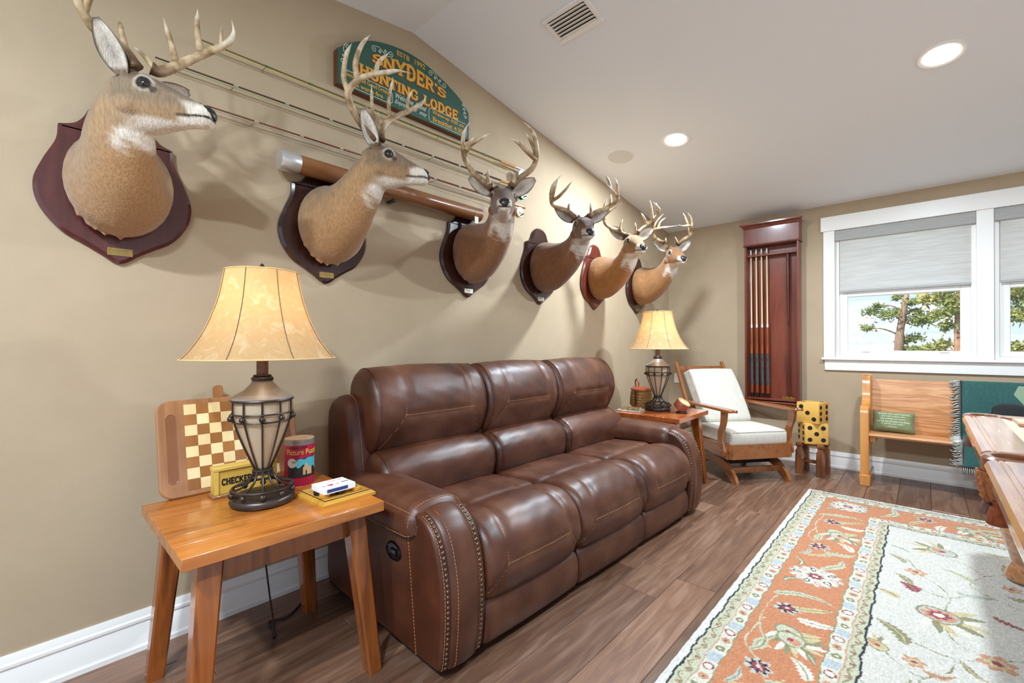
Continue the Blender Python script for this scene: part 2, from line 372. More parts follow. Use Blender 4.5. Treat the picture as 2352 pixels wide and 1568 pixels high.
# unseen windows added behind and to the right of the camera for daylight
def added_win(n, mk, a, b, c, d, horiz):
    w = bpy.data.objects.new('window_%d' % n, None); COL.objects.link(w); tag(w, kind='structure')
    fr = MB(); k = .05; mid = (a+b)/2
    for q in ((a, a+k, c, d), (b-k, b, c, d), (mid-k, mid+k, c, d), (a, b, c, c+k), (a, b, d-k, d)): mk(fr, *q, -.06, .06)
    obj('window_frame', fr, WHITE, w, ang=0); g = MB(); mk(g, a, b, c, d, -.003, .003); obj('pane', g, GLASS, w, ang=0)
added_win(3, lambda m, a, b, c, d, p, q: m.box(a, b, YN-.06+p, YN-.06+q, c, d), .5, 5.0, .15, 2.2, True)
added_win(4, lambda m, a, b, c, d, p, q: m.box(XR+.06+p, XR+.06+q, a, b, c, d), -1.2, 3.6, .4, 2.25, True)
# ================================================================== fixtures on the ceiling
def on_ceiling(x, y):
    s = -1 if y > RIDGE else 1; be = math.atan(SL); sb, cb = math.sin(be), math.cos(be)
    z = Vector((0, s*sb, -cb)); xx = Vector((1, 0, 0)); yy = z.cross(xx)
    return basis((x, y, ceil_z(y)), xx, yy, z)
LENS = M('lit lamp lens', 'fff6ea', .4, emit=7)
def can_light(x, y, label):
    t = thing('recessed_light', label, 'ceiling light', group='recessed ceiling lights'); t.matrix_world = on_ceiling(x, y)
    obj('trim_ring', MB().lathe([(.108, 0), (.108, .004), (.1, .009), (.086, .007), (.08, .002)], 40), WHITE, t)
    obj('lens', MB().lathe([(.081, .001), (.081, .004), (.06, .007), (.02, .008), (.001, .008)], 32), LENS, t)
    ld = bpy.data.lights.new('recessed_light', 'AREA'); ld.shape = 'DISK'; ld.size = .15; ld.energy = CAN_W; ld.color = (.75, .885, 1)
    lo = bpy.data.objects.new('bulb', ld); COL.objects.link(lo); lo.parent = t; lo.location = (0, 0, .011); lo.rotation_euler = (math.pi, 0, 0)
can_light(.84, 3.47, 'round lit recessed ceiling light above the sofa, the one nearer the left wall')
can_light(2.35, 3.46, 'round lit recessed ceiling light at top right, in front of the window')
can_light(1.5, -1.0, 'round lit recessed ceiling light behind the camera beside the left wall')
can_light(2.35, -.8, 'round lit recessed ceiling light right above the camera')
t = thing('ceiling_speaker', 'round white flush ceiling speaker grille above the deer heads', 'speaker'); t.matrix_world = on_ceiling(.36, 3.465)
obj('bezel', MB().lathe([(.115, 0), (.115, .003), (.111, .006), (.106, .005), (.106, 0)], 40), WHITE, t)
obj('grille', MB().lathe([(.106, .001), (.106, .004), (.001, .0045)], 40), M('speaker grille', 'dcdbd9', .7, bump=.3, bscale=500), t)
t = thing('air_vent', 'white rectangular ceiling air vent with angled louvers', 'vent'); t.matrix_world = on_ceiling(.828, 2.085)
m = MB()
for q in ((-.147, .147, -.103, -.072), (-.147, .147, .072, .103), (-.147, -.12, -.072, .072), (.12, .147, -.072, .072)): m.box(*q, 0, .009, b=.003)
obj('vent_frame', m, WHITE, t)
obj('duct_box', MB().box(-.12, .12, -.072, .072, -.001, .0006), M('vent dark', '4b4845', .8), t, ang=0)
for k in range(6):
    o = obj('louver', MB().box(-.12, .12, -.0135, .0135, -.0009, .0009), WHITE, t, loc=(0, -.06+k*.024, .0085), ang=0); o.rotation_euler = (math.radians(28), 0, 0)
t = thing('wall_outlet', 'white wall outlet plate low in the corner behind the rocking chair', 'outlet', (.10, YF-.0005, .78))
obj('cover_plate', MB().box(-.035, .035, -.006, 0, -.057, .057, b=.003), WHITE, t)
for s in (-1, 1): obj('socket', MB().box(-.016, .016, -.008, -.005, s*.022-.013, s*.022+.013, b=.003), WHITE, t)
# ================================================================== mounted deer heads
def smooth(a, b, x): t = np.clip((x-a)/(b-a), 0, 1); return t*t*(3-2*t)
ANT={
 'd1':[
  (-1,0.019,[(-0.036,-0.035,0.072),(-0.06,-0.045,0.117),(-0.088,-0.06,0.141),(-0.12,-0.08,0.154),(-0.131,-0.11,0.178),(-0.133,-0.14,0.212),(-0.131,-0.15,0.262),(-0.115,-0.14,0.32)]),
  (-1,0.011,[(-0.06,-0.045,0.123),(-0.07,-0.045,0.173),(-0.079,-0.04,0.224)]),
  (-1,0.011,[(-0.134,-0.11,0.183),(-0.092,-0.14,0.239),(-0.067,-0.15,0.299)]),
  (1,0.019,[(-0.029,0.035,0.115),(-0.01,0.05,0.114),(0.025,0.09,0.164),(0.069,0.12,0.218),(0.119,0.14,0.263),(0.161,0.145,0.294),(0.187,0.14,0.332),(0.185,0.13,0.377)]),
  (1,0.012,[(0.022,0.085,0.173),(0.003,0.09,0.246),(-0.016,0.085,0.324)]),
  (1,0.013,[(0.084,0.125,0.237),(0.07,0.13,0.317),(0.074,0.125,0.398)]),
  (1,0.008,[(0.143,0.145,0.287),(0.146,0.14,0.354)]),
  (1,0.01,[(-0.021,0.04,0.119),(-0.055,0.045,0.16),(-0.083,0.045,0.186)]),
 ],
 'd2':[
  (-1,0.018,[(-0.065,-0.035,0.08),(-0.113,-0.07,0.118),(-0.153,-0.13,0.165),(-0.162,-0.18,0.2),(-0.128,-0.2,0.243),(-0.079,-0.2,0.276),(-0.017,-0.19,0.302),(0.036,-0.18,0.324),(0.093,-0.16,0.332)]),
  (-1,0.013,[(-0.162,-0.18,0.205),(-0.181,-0.19,0.264),(-0.175,-0.19,0.349),(-0.158,-0.18,0.411)]),
  (-1,0.014,[(-0.123,-0.2,0.25),(-0.134,-0.2,0.315),(-0.119,-0.19,0.397),(-0.088,-0.17,0.466)]),
  (-1,0.011,[(-0.054,-0.195,0.288),(-0.042,-0.2,0.335),(-0.006,-0.18,0.395)]),
  (-1,0.009,[(-0.085,-0.045,0.098),(-0.099,-0.05,0.166),(-0.112,-0.05,0.236)]),
  (1,0.018,[(-0.052,0.035,0.114),(-0.046,0.06,0.189),(0.002,0.1,0.26),(0.061,0.13,0.315),(0.117,0.14,0.362),(0.143,0.13,0.397)]),
  (1,0.012,[(-0.02,0.085,0.237),(-0.033,0.1,0.334),(-0.019,0.1,0.453)]),
  (1,0.01,[(0.055,0.12,0.313),(0.055,0.125,0.369),(0.073,0.12,0.412)]),
  (1,0.013,[(-0.063,0.04,0.14),(-0.096,0.05,0.241),(-0.109,0.05,0.374)]),
  (1,0.008,[(-0.051,0.04,0.147),(-0.066,0.045,0.198),(-0.073,0.045,0.249)]),
 ],
 'd3':[
  (-1,0.016,[(-0.05,-0.061,0.065),(-0.07,-0.103,0.097),(-0.08,-0.172,0.156),(-0.06,-0.213,0.216),(-0,-0.222,0.252),(0.03,-0.224,0.293),(0.05,-0.213,0.342),(0.06,-0.187,0.381)]),
  (-1,0.013,[(-0.04,-0.216,0.237),(0.03,-0.185,0.273),(0.07,-0.134,0.296),(0.09,-0.077,0.322)]),
  (-1,0.013,[(0.01,-0.203,0.257),(0.04,-0.181,0.285),(0.06,-0.168,0.307)]),
  (-1,0.011,[(-0.055,-0.077,0.08),(-0.04,-0.087,0.121),(-0.03,-0.081,0.164)]),
  (1,0.016,[(-0.05,0.046,0.075),(-0.07,0.105,0.131),(-0.08,0.168,0.179),(-0.06,0.194,0.23),(-0,0.187,0.263),(0.03,0.171,0.325),(0.05,0.142,0.367),(0.06,0.108,0.391)]),
  (1,0.012,[(-0.04,0.184,0.229),(0.03,0.124,0.254),(0.06,0.08,0.284),(0.08,0.035,0.303)]),
  (1,0.01,[(-0.04,0.189,0.251),(0.02,0.158,0.292),(0.04,0.12,0.345)]),
  (1,0.012,[(-0.05,0.058,0.075),(-0.04,0.066,0.132),(0,0.038,0.151)]),
 ],
 'd4':[
  (-1,0.016,[(-0.05,-0.047,0.053),(-0.07,-0.091,0.094),(-0.08,-0.148,0.119),(-0.07,-0.208,0.138),(-0.04,-0.234,0.172),(0.02,-0.247,0.222),(0.05,-0.235,0.274),(0.06,-0.188,0.327)]),
  (-1,0.01,[(-0.03,-0.229,0.181),(0.03,-0.227,0.234),(0.05,-0.212,0.297)]),
  (-1,0.011,[(-0.04,-0.22,0.172),(0.03,-0.196,0.19),(0.07,-0.159,0.233),(0.09,-0.122,0.286)]),
  (-1,0.009,[(-0.07,-0.091,0.097),(-0.06,-0.104,0.13),(-0.05,-0.099,0.157)]),
  (1,0.016,[(-0.05,0.043,0.066),(-0.07,0.105,0.103),(-0.08,0.18,0.133),(-0.06,0.23,0.17),(-0.03,0.239,0.202),(0.03,0.187,0.232),(0.06,0.147,0.257),(0.08,0.111,0.278)]),
  (1,0.01,[(0.04,0.161,0.249),(0.05,0.144,0.293),(0.06,0.112,0.334)]),
  (1,0.01,[(0,0.228,0.206),(0.03,0.207,0.275),(0.04,0.183,0.325)]),
  (1,0.008,[(-0.03,0.24,0.209),(0.01,0.229,0.272)]),
  (1,0.008,[(-0.07,0.198,0.143),(-0.05,0.194,0.216)]),
  (1,0.01,[(-0.055,0.062,0.077),(-0.04,0.048,0.164)]),
 ],
 'd5':[
  (-1,0.015,[(-0.05,-0.068,0.063),(-0.07,-0.119,0.095),(-0.08,-0.195,0.122),(-0.07,-0.245,0.159),(-0.03,-0.265,0.203),(0.05,-0.25,0.234),(0.1,-0.173,0.292)]),
  (-1,0.01,[(-0.05,-0.256,0.181),(0,-0.285,0.261),(0.02,-0.269,0.327)]),
  (-1,0.01,[(0.03,-0.25,0.228),(0.04,-0.243,0.297),(0.05,-0.245,0.364)]),
  (-1,0.01,[(-0.06,-0.095,0.079),(-0.05,-0.116,0.13),(-0.04,-0.1,0.188)]),
  (1,0.015,[(-0.05,0.036,0.083),(-0.07,0.098,0.139),(-0.07,0.156,0.181),(-0.04,0.193,0.228),(0.03,0.175,0.272),(0.07,0.105,0.317)]),
  (1,0.011,[(-0.07,0.123,0.16),(-0.05,0.088,0.205),(-0.04,0.054,0.244)]),
  (1,0.011,[(-0.06,0.168,0.197),(-0.04,0.142,0.275),(-0,0.105,0.341)]),
  (1,0.009,[(-0,0.18,0.24),(0.02,0.153,0.319)]),
  (1,0.01,[(-0.05,0.025,0.078),(-0.04,0.009,0.164)]),
 ],
 'd6':[
  (-1,0.015,[(-0.05,-0.098,0.104),(-0.07,-0.157,0.134),(-0.07,-0.203,0.173),(-0.03,-0.232,0.212),(0.04,-0.216,0.232),(0.08,-0.147,0.244),(0.1,-0.054,0.257)]),
  (-1,0.011,[(-0.05,-0.22,0.2),(0,-0.218,0.289),(0.02,-0.163,0.367)]),
  (-1,0.01,[(0.03,-0.212,0.231),(0.04,-0.19,0.296),(0.05,-0.148,0.331)]),
  (-1,0.009,[(-0.05,-0.086,0.104),(-0.04,-0.095,0.153)]),
  (1,0.015,[(-0.05,0.033,0.092),(-0.07,0.099,0.141),(-0.07,0.165,0.189),(-0.03,0.161,0.234),(0.05,0.084,0.263),(0.08,0.016,0.256),(0.1,-0.05,0.265)]),
  (1,0.01,[(0.05,0.074,0.264),(0.06,0.041,0.326),(0.07,0.004,0.376)]),
  (1,0.01,[(0.02,0.13,0.244),(0.04,0.108,0.32),(0.05,0.06,0.38)]),
  (1,0.008,[(-0.07,0.15,0.189),(-0.05,0.125,0.272)]),
  (1,0.009,[(-0.05,0.041,0.097),(-0.03,-0.009,0.163)]),
 ],
}
FUR = M('deer fur', 'ffffff', .85, col2='d8d0c6', attr='Col', scale=150, stretch=(1, 1, .22), detail=6, ramp=(.3, .7), bump=.6, bscale=220, sheen=.25, spec=.2)
ANTM = M('antler bone', 'ffffff', .5, col2='b8a890', attr='Col', scale=30, detail=5, ramp=(.35, .65), bump=.35, bscale=60)
EYE = M('glass eye', '0c0706', .05, coat=1); NOSE = M('wet black nose', '15151a', .25, bump=.25, bscale=300, coat=.3)
BRASS = M('brass plate', 'b99a5c', .3, metal=.85, col2='a8894e', scale=40)
def resc(c): return np.array(lin(c))
def plaque_outline():
    h = [(.0, .315), (.045, .307), (.08, .278), (.1, .235), (.125, .205), (.163, .19)]
    g = [(.166, .187), (.172, .13), (.205, .05), (.228, -.03), (.215, -.11), (.165, -.185), (.1, -.228), (.055, -.258), (.022, -.283), (0, -.292)]
    r = cr(h, 5)+cr(g, 5); r = [tuple(p) for p in r]
    l = [(-x, z) for x, z in r[1:-1]][::-1]
    return r+l
PLQ = plaque_outline()
HEADR = [(-.125, .03, -.10, .045), (-.1, .052, -.118, .06), (-.06, .064, -.128, .07), (-.025, .064, -.127, .0725), (.0, .059, -.123, .071), (.03, .047, -.115, .064), (.06, .032, -.106, .054), (.09, .016, -.098, .0465), (.115, .003, -.093, .0425), (.135, -.008, -.092, .041), (.155, -.017, -.092, .0395), (.168, -.024, -.088, .035), (.177, -.032, -.08, .024)]
def deer(key, yp, O, phi, pitch, roll, ear, cols, plq, label):
    """yp: shield centre along the wall; O: point between the eyes; phi/pitch/roll: where the head looks"""
    O = (O[0], O[1], O[2]-.01); zp = 1.80; t = thing('mounted_deer_head', label, 'deer mount', (0, yp, zp), group='deer heads on the left wall')
    org = np.array((0, yp, zp)); O = np.array(O)-org
    ph, pi_ = math.radians(phi), math.radians(pitch)
    f = np.array((math.cos(ph)*math.cos(pi_), math.sin(ph)*math.cos(pi_), math.sin(pi_))); l = np.array((-math.sin(ph), math.cos(ph), 0)); u = np.cross(f, l)
    rr = math.radians(roll); l, u = l*math.cos(rr)+u*math.sin(rr), u*math.cos(rr)-l*math.sin(rr)
    H = lambda x, y, z: O+f*x+l*y+u*z
    # shield plaque
    PM = M('shield wood '+plq, *{'red': ('5a2a24', .28), 'dark': ('3a1a14', .25), 'cherry': ('6b2d1e', .28)}[plq], col2={'red': '4b211d', 'dark': '2c120e', 'cherry': '57231a'}[plq], scale=3, stretch=(12, 12, 1.5), coat=.6)
    pl = obj('shield_plaque', MB().prism(PLQ, 0, .024, yzx(0), inset=.012, ih=.009), PM, t, ang=25)
    npl = MB().box(.0245, .0262, -.037, .037, -.262, -.234); obj('name_plate', npl, M('pale name plate', 'e3dcc4', .45) if key in ('d3', 'd4') else BRASS, pl, ang=0)
    tx = MB()
    for k in range(3):
        w = (.05, .04, .018)[k]; tx.box(.0262, .0266, -w/2, w/2, -.242-k*.006-.0012, -.242-k*.006+.0012)
    obj('engraving', tx, M('engraved brass', '7c6536', .5), pl, ang=0)
    # neck + head volume, remeshed to one skin
    mb = MB(); A = np.array((.024, 0, -.005)); B = H(-.075, 0, -.045); tb = -(f*.45+u*.2)+np.array((0, 0, -.75)); tb /= np.linalg.norm(tb)
    dist = np.linalg.norm(B-A); P1 = A+np.array((.42*dist, 0, .0)); P2 = B+tb*.30*dist
    bz = lambda s: A*(1-s)**3+3*P1*s*(1-s)**2+3*P2*s*s*(1-s)+B*s**3
    dz = lambda s: 3*(P1-A)*(1-s)**2+6*(P2-P1)*s*(1-s)+3*(B-P2)*s*s
    ts = np.linspace(0, 1, 22); kt = [0, .06, .18, .36, .58, .8, 1]; kl = [.138, .158, .155, .124, .096, .082, .072]; kv = [.178, .196, .192, .155, .118, .094, .08]
    rl = np.interp(ts, kt, kl); rv = np.interp(ts, kt, kv); rings = []; C_ = []; V_ = []; L_ = []
    for s, a, b in zip(ts, rl, rv):
        c = bz(s); tg = dz(s)+1e-6; tg /= np.linalg.norm(tg); la = np.array((0, 1, 0))*(1-s)+l*s*np.sign(l[1]+1e-6); la -= tg*(la@tg); la /= np.linalg.norm(la); ve = np.cross(tg, la)
        if ve[2] < 0 and s < .3: ve, la = -ve, -la
        rings.append([c+la*a*math.cos(q)+ve*b*(math.sin(q)*(1 if math.sin(q) > 0 else 1.0)) for q in np.linspace(0, 2*math.pi, 28, endpoint=False)])
        C_.append(c); V_.append(ve); L_.append(la)
    mb.loft(rings)
    hr = []
    for x, zt, zb, hw in HEADR:
        zc = zb+(zt-zb)*.56; row = []
        for q in np.linspace(0, 2*math.pi, 24, endpoint=False):
            cq, sq = math.cos(q), math.sin(q); ex = .8
            y = hw*math.copysign(abs(cq)**ex, cq)*(1 if sq > 0 else (1-.25*abs(sq))); z = zc+(zt-zc if sq > 0 else zc-zb)*math.copysign(abs(sq)**.9, sq)
            row.append(H(x, y, z))
        hr.append(row)
    mb.loft(hr)
    for s in (-1, 1):                                           # brow ridges and cheeks
        mb.ball(H(-.004, s*.047, .028), .024, 12, 8); mb.ball(H(-.055, s*.05, -.06), .036, 12, 8); mb.ball(H(-.055, s*.032, .06), .022, 10, 6)
        mb.ball(H(.14, s*.022, -.05), .022, 10, 6)
    for k in range(9):                                          # ragged tufts round the chest edge
        q = -math.pi/2+(k-4)*.24+.1*math.sin(k*5+yp*9)
        if math.sin(k*13+yp*31) < -.2: continue
        c0 = np.array((.06, .15*math.cos(q), -.005+.188*math.sin(q))); mb.tube([c0, c0+np.array((.018, .01*math.cos(q)+.008*math.sin(k*7+yp), -.02))], [.013, .003], 6)
    tmp = bpy.data.objects.new('tmp', mesh_of('tmp', mb)); COL.objects.link(tmp)
    r_ = tmp.modifiers.new('r', 'REMESH'); r_.mode = 'VOXEL'; r_.voxel_size = .0058; s_ = tmp.modifiers.new('s', 'SMOOTH'); s_.factor = .5; s_.iterations = 9
    me = bpy.data.meshes.new_from_object(tmp.evaluated_get(bpy.context.evaluated_depsgraph_get())); bpy.data.objects.remove(tmp)
    n = len(me.vertices); co = np.empty(n*3); me.vertices.foreach_get('co', co); co = co.reshape(-1, 3)
    fc = [list(p.vertices) for p in me.polygons]; bpy.data.meshes.remove(me)
    # coat colours
    tan, grey, dark, white, belly = [resc(c) for c in cols]
    rel = co-O; hx, hy, hz = rel@f, rel@l, rel@u
    Cn = np.array(C_); d2 = ((co[:, None, :]-Cn[None])**2).sum(2); ki = d2.argmin(1); s = ts[ki]
    q = ((co-Cn[ki])*np.array(V_)[ki]).sum(1)/rv[ki]; lat = np.abs(((co-Cn[ki])*np.array(L_)[ki]).sum(1))/rl[ki]
    mixc = lambda a, b, w: a*(1-w[:, None])+b*w[:, None]
    nz = np.sin(co[:, 0]*61+co[:, 1]*37)*np.sin(co[:, 2]*53+co[:, 1]*29)
    col = mixc(np.tile(tan, (n, 1)), np.tile(grey, (n, 1)), smooth(.0, .9, q+.25*nz)*.8)
    col = mixc(col, np.tile(belly, (n, 1)), smooth(.05, .8, -q+.2*nz)*.7*(1-smooth(.6, .9, s)))
    col = mixc(col, np.tile(white, (n, 1)), smooth(.68, .82, s+.06*nz)*(1-smooth(.97, 1.05, s))*smooth(.0, .35, -q)*(1-smooth(.75, .95, lat))*.95)
    hd = smooth(-.115, -.085, hx)*smooth(-.14, -.115, hz)
    face = mixc(np.tile(grey*.9, (n, 1)), np.tile(dark, (n, 1)), smooth(.012, .045, hz-(-.0-.33*np.clip(hx, 0, 1))*1.0)*smooth(-.11, -.03, hx)*.85)
    face = mixc(face, np.tile(tan, (n, 1)), smooth(.0, .05, -hz-.02)*.75)
    face = mixc(face, np.tile(white, (n, 1)), smooth(.03, .012, np.abs(hz+.108+.0*hx))*smooth(-.08, .0, hx)*.8)      # jaw underside
    face = mixc(face, np.tile(white, (n, 1)), smooth(.10, .125, hx+.02*nz)*smooth(-.012, -.034, hz)*.85)
    de = np.sqrt(hx**2+(np.abs(hy)-.06)**2+(hz-.012)**2)
    face = mixc(face, np.tile(white, (n, 1)), smooth(.034, .024, de)*smooth(.016, .02, de)*np.where(hz > .018, .55, .35))
    face = mixc(face, np.tile(dark*.22, (n, 1)), smooth(.0245, .0195, de))
    face = mixc(face, np.tile(dark*.25, (n, 1)), smooth(.014, .008, np.sqrt((hx-.026)**2+(hz+.004)**2))*(np.abs(hy) > .03)*.8)
    mz = -.066+.10*np.clip(.16-hx, 0, .1)*0-.12*np.clip(.115-hx, -.05, .06)*.5
    face = mixc(face, np.tile(dark*.15, (n, 1)), smooth(.0045, .0022, np.abs(hz-mz))*smooth(.072, .085, hx))
    face = mixc(face, np.tile(white, (n, 1)), smooth(-.068, -.074, hz)*smooth(.07, .10, hx))
    col = mixc(col, face, hd)
    # ears
    V = [tuple(p) for p in co]; Fs = fc; cc = [col]
    for sd in (-1, 1):
        ed, gd = ear[0] if sd < 0 else ear[1], None
        d = np.array((ed[0], sd*ed[1], ed[2]), float); Lr = ed[4]; d /= np.linalg.norm(d)
        g = np.array((ed[3], sd*(1-ed[3]), .1)); g -= d*(g@d); g /= np.linalg.norm(g); sv = np.cross(d, g)
        nt_, ns = 12, 9; base = np.array((-.062, sd*.058, .038)); grid = []; gc = []
        for lay in (0, 1):
            for i in range(nt_+1):
                tt = i/nt_; w = ed[5]*Lr*max(0, math.sin(math.pi*min(1, tt*.86+.10)))**.75*(1-.25*tt)+.002; cup = .75*(1-.45*tt)
                for j in range(ns):
                    ss = -1+2*j/(ns-1); p = base+d*(Lr*tt)+sv*(w*ss)-g*(w*cup*(1-ss*ss))-g*(.004*lay*(1-ss*ss*.7))+g*(.012*math.sin(tt*2.5))
                    grid.append(tuple(O+f*p[0]+l*p[1]+u*p[2]))
                    if lay == 0:
                        c = white*(.8+.2*abs(ss)) if tt > .1 else grey; c = c*(1-.38*max(0, math.exp(-((tt-.42)/.22)**2-(ss/.38)**2)))
                        c = c*(1-.5*smooth(.86, 1, tt))
                    else: c = grey*.75*(1-.55*smooth(.75, 1, tt))
                    if abs(ss) > .93: c = dark*.5
                    gc.append(c)
        b = len(V); V += grid; k = (nt_+1)*ns
        for lay in (0, 1):
            for i in range(nt_):
                for j in range(ns-1):
                    a = b+lay*k+i*ns+j; Fs.append([a, a+1, a+ns+1, a+ns] if lay else [a+ns, a+ns+1, a+1, a])
        for i in range(nt_):
            for j in (0, ns-1): a = b+i*ns+j; Fs.append([a, a+ns, a+ns+k, a+k])
        for j in range(ns-1): a = b+nt_*ns+j; Fs.append([a, a+1, a+1+k, a+k])
        cc.append(np.array(gc))
    me = bpy.data.meshes.new('body'); me.from_pydata(V, [], Fs); me.update(); setcol(me, np.vstack(cc)); shade(me, 180)
    body = obj('head_and_neck', me, FUR, t)
    for sd in (-1, 1):
        e = MB(); e.ball((0, 0, 0), .0158, 16, 10); obj('eye', e, EYE, t, loc=tuple(H(.0, sd*.0575, .012)), ang=180)
    nm = MB(); rows = []
    for x, zt, zb, hw in ((.134, -.016, -.05, .014), (.146, -.0125, -.058, .029), (.160, -.015, -.063, .0315), (.172, -.021, -.065, .029), (.181, -.030, -.064, .020), (.1845, -.040, -.058, .007)):
        zc = (zt+zb)/2; rows.append([tuple(H(x, hw*math.cos(q)*(1 if math.sin(q) > 0 else .8), zc+(zt-zb)/2*math.sin(q))) for q in np.linspace(0, 2*math.pi, 18, endpoint=False)])
    nm.loft(rows)
    nose = obj('nose', nm, NOSE, t, ang=180)
    nn = MB()
    for sd in (-1, 1): nn.ball(tuple(H(.1735, sd*.0185, -.039)), .0072, 8, 6)
    obj('nostrils', nn, M('nostril', '030303', .6), nose, ang=180)
    # antlers
    AR = 1.0 if key in ('d1', 'd2') else 1.22
    for sd in (-1, 1):
        am = MB(); ac = []; bone, tip, root = resc('c9b08c'), resc('efe3cc'), resc('6d4c30')
        first = True
        for s_, r0, pts in ANT[key]:
            if s_ != sd: continue
            P = cr(pts, 6); m_ = len(P); rad = []
            for i in range(m_):
                tt = i/(m_-1); rad.append(r0*AR*((1-.55*tt) if first else (1-.5*tt))*(1 if tt < .8 else max(.18, (1-tt)/.2))+(.004*math.exp(-(tt/.05)**2) if first else 0))
            n0 = len(am.v); am.tube([tuple(H(*p)) for p in P], rad, 10)
            for i in range(m_):
                tt = i/(m_-1); c = root*(1-smooth(0, .3, tt))+bone*smooth(0, .3, tt) if first else bone
                w = smooth(.55, .95, tt); c = c*(1-w)+tip*w; ac += [c]*10
            first = False
        am2 = mesh_of('antler', am); setcol(am2, np.array(ac)); shade(am2, 180)
        obj('antler', am2, ANTM, t)
    return t
E1 = [(-.24, .38, .9, .15, .15, .24), (.5, .72, .48, .75, .165, .25)]; E2 = [(-.35, .3, .9, .25, .16, .25), (.3, .75, .5, .6, .16, .25)]; E3 = [(-.25, .8, .54, .68, .168, .28)]*2
CT1 = ['ad8c68', '8f7b64', '553f2b', 'e6dccf', 'b88c5e']; CT2 = ['ac8861', '8b7259', '563c26', 'e8dfd2', 'b98c5f']
CT3 = ['8a5c3a', '7d5539', '54371f', 'ded0c0', '9a6a44']; CT4 = ['85583a', '7a5438', '54371f', 'd8ccbf', '8f6341']
CT5 = ['a87443', '8d683f', '6d4e2c', 'eee0d0', 'b57c45']; CT6 = ['b18053', '9a7148', '74522f', 'eee4d6', 'b88653']
deer('d1', .245, (.393, .294, 2.034), 54, 0, 0, E1, CT1, 'red', 'nearest deer head mount, looking right, on the wide red-brown shield at far left')
deer('d2', 1.047, (.459, 1.147, 2.05), 52, -3, 0, E2, CT2, 'dark', 'second deer head mount with the tallest antlers, in front of the green sign, in profile')
deer('d3', 2.02, (.52, 1.84, 2.03), -43, -10, 0, E3, CT3, 'dark', 'third deer head mount, dark brown, facing the viewer just below the fishing reels')
deer('d4', 2.79, (.52, 2.661, 2.03), -41, -13, 0, E3, CT4, 'dark', 'fourth deer head mount, dark brown, with wide antlers and a white name plate')
deer('d5', 3.60, (.52, 3.409, 2.035), -39, -10, 0, E3, CT5, 'cherry', 'fifth deer head mount, warm tan, on a cherry shield, second from the corner')
deer('d6', 4.43, (.52, 4.234, 2.06), -42, -11, 0, E3, CT6, 'dark', 'farthest deer head mount, pale tan, closest to the corner and above the far lamp')
# ================================================================== green lodge sign
GREEN = M('sign green', '2f5a4c', .55, col2='294f43', scale=6, stretch=(1, 1, 12)); GOLD = M('sign gold', 'd9a032', .5); RED = M('sign red', '7d2a1c', .5); CREAM = M('sign cream', 'dcd9c8', .5)
sg = thing('lodge_sign', 'green arched wooden sign with gold slab lettering above the second deer', 'sign', (0, 1.555, 2.555))
arc = [(-.456, .18), (-.38, .245), (-.254, .316), (-.117, .352), (.03, .36), (.194, .325), (.37, .252), (.456, .18)]
ol = [(-.456, 0), (.456, 0)]+[tuple(p) for p in cr(arc[::-1], 6)]
obj('backing_board', MB().prism(ol, 0, .04, yzx(0)), M('sign edge wood', '6b3d1d', .6), sg, ang=30)
pn = obj('painted_panel', MB().prism([(x*.995, .001+z*.995) for x, z in ol], .0395, .0425, yzx(0)), GREEN, sg, ang=30)
sgM = lambda y, z, d=.0425: yzx(0) @ Matrix.Translation((y, z, d))
def put(name, mb, mat, y, z, d=.0425, par=None):
    o = obj(name, mb, mat, par or pn, ang=0); o.matrix_local = sgM(y, z, d); return o
ar = lambda x: (0.0, .045+.045*math.sin(math.pi*min(1, max(0, x)))**1.2)
put('headline_shadow', slab("SNYDER'S", .07, .515, .0012, .25, ar), RED, -.259, .195); put('headline', slab("SNYDER'S", .07, .515, .0026, .2, ar), GOLD, -.255, .200)
put('second_line_shadow', slab('HUNTING LODGE', .058, .694, .0012, .27), RED, -.337, .095)['kind'] = 'stuff'; put('second_line', slab('HUNTING LODGE', .058, .694, .0026, .21), GOLD, -.333, .099)['kind'] = 'stuff'
for s, y, z, h, w, mt in (('ESTB', -.055, .312, .028, .085, GOLD), ('1992', .062, .312, .03, .075, GOLD), ('Wake-up 4:00 am', .282, .06, .03, .26, GOLD), ('Breakfast 4:30!', .283, .022, .03, .25, GOLD),
                          ('Good Food Good Drinks', -.283, .058, .024, .265, GOLD), ('a warm fire', -.27, .022, .024, .16, GOLD)):
    put('lettering', text(s, h, w, .0016, offset=.012), mt, y, z)
for s, y, z, w in (('Welcome  friend', .0, .06, .215), ('Enjoy  your  stay', .0, .022, .225)): put('script', text(s, .03, w, .0016, shear=.35), CREAM, y, z)
def ribbon(pts, r=.0022): return MB().tube([(p[0], p[1], .001) for p in pts], r, 5)
for (a, b, c, d) in ((-.432, -.132, .011, .087), (.127, .435, .013, .096)):
    k = .012; ptsb = [(a+k, c), (b-k, c), (b, c+k), (b, d-k), (b-k, d), (a+k, d), (a, d-k), (a, c+k)]
    o = MB().tube([(p[0], p[1], .001) for p in ptsb], .0018, 5, closed=True); put('border', o, CREAM, 0, 0)
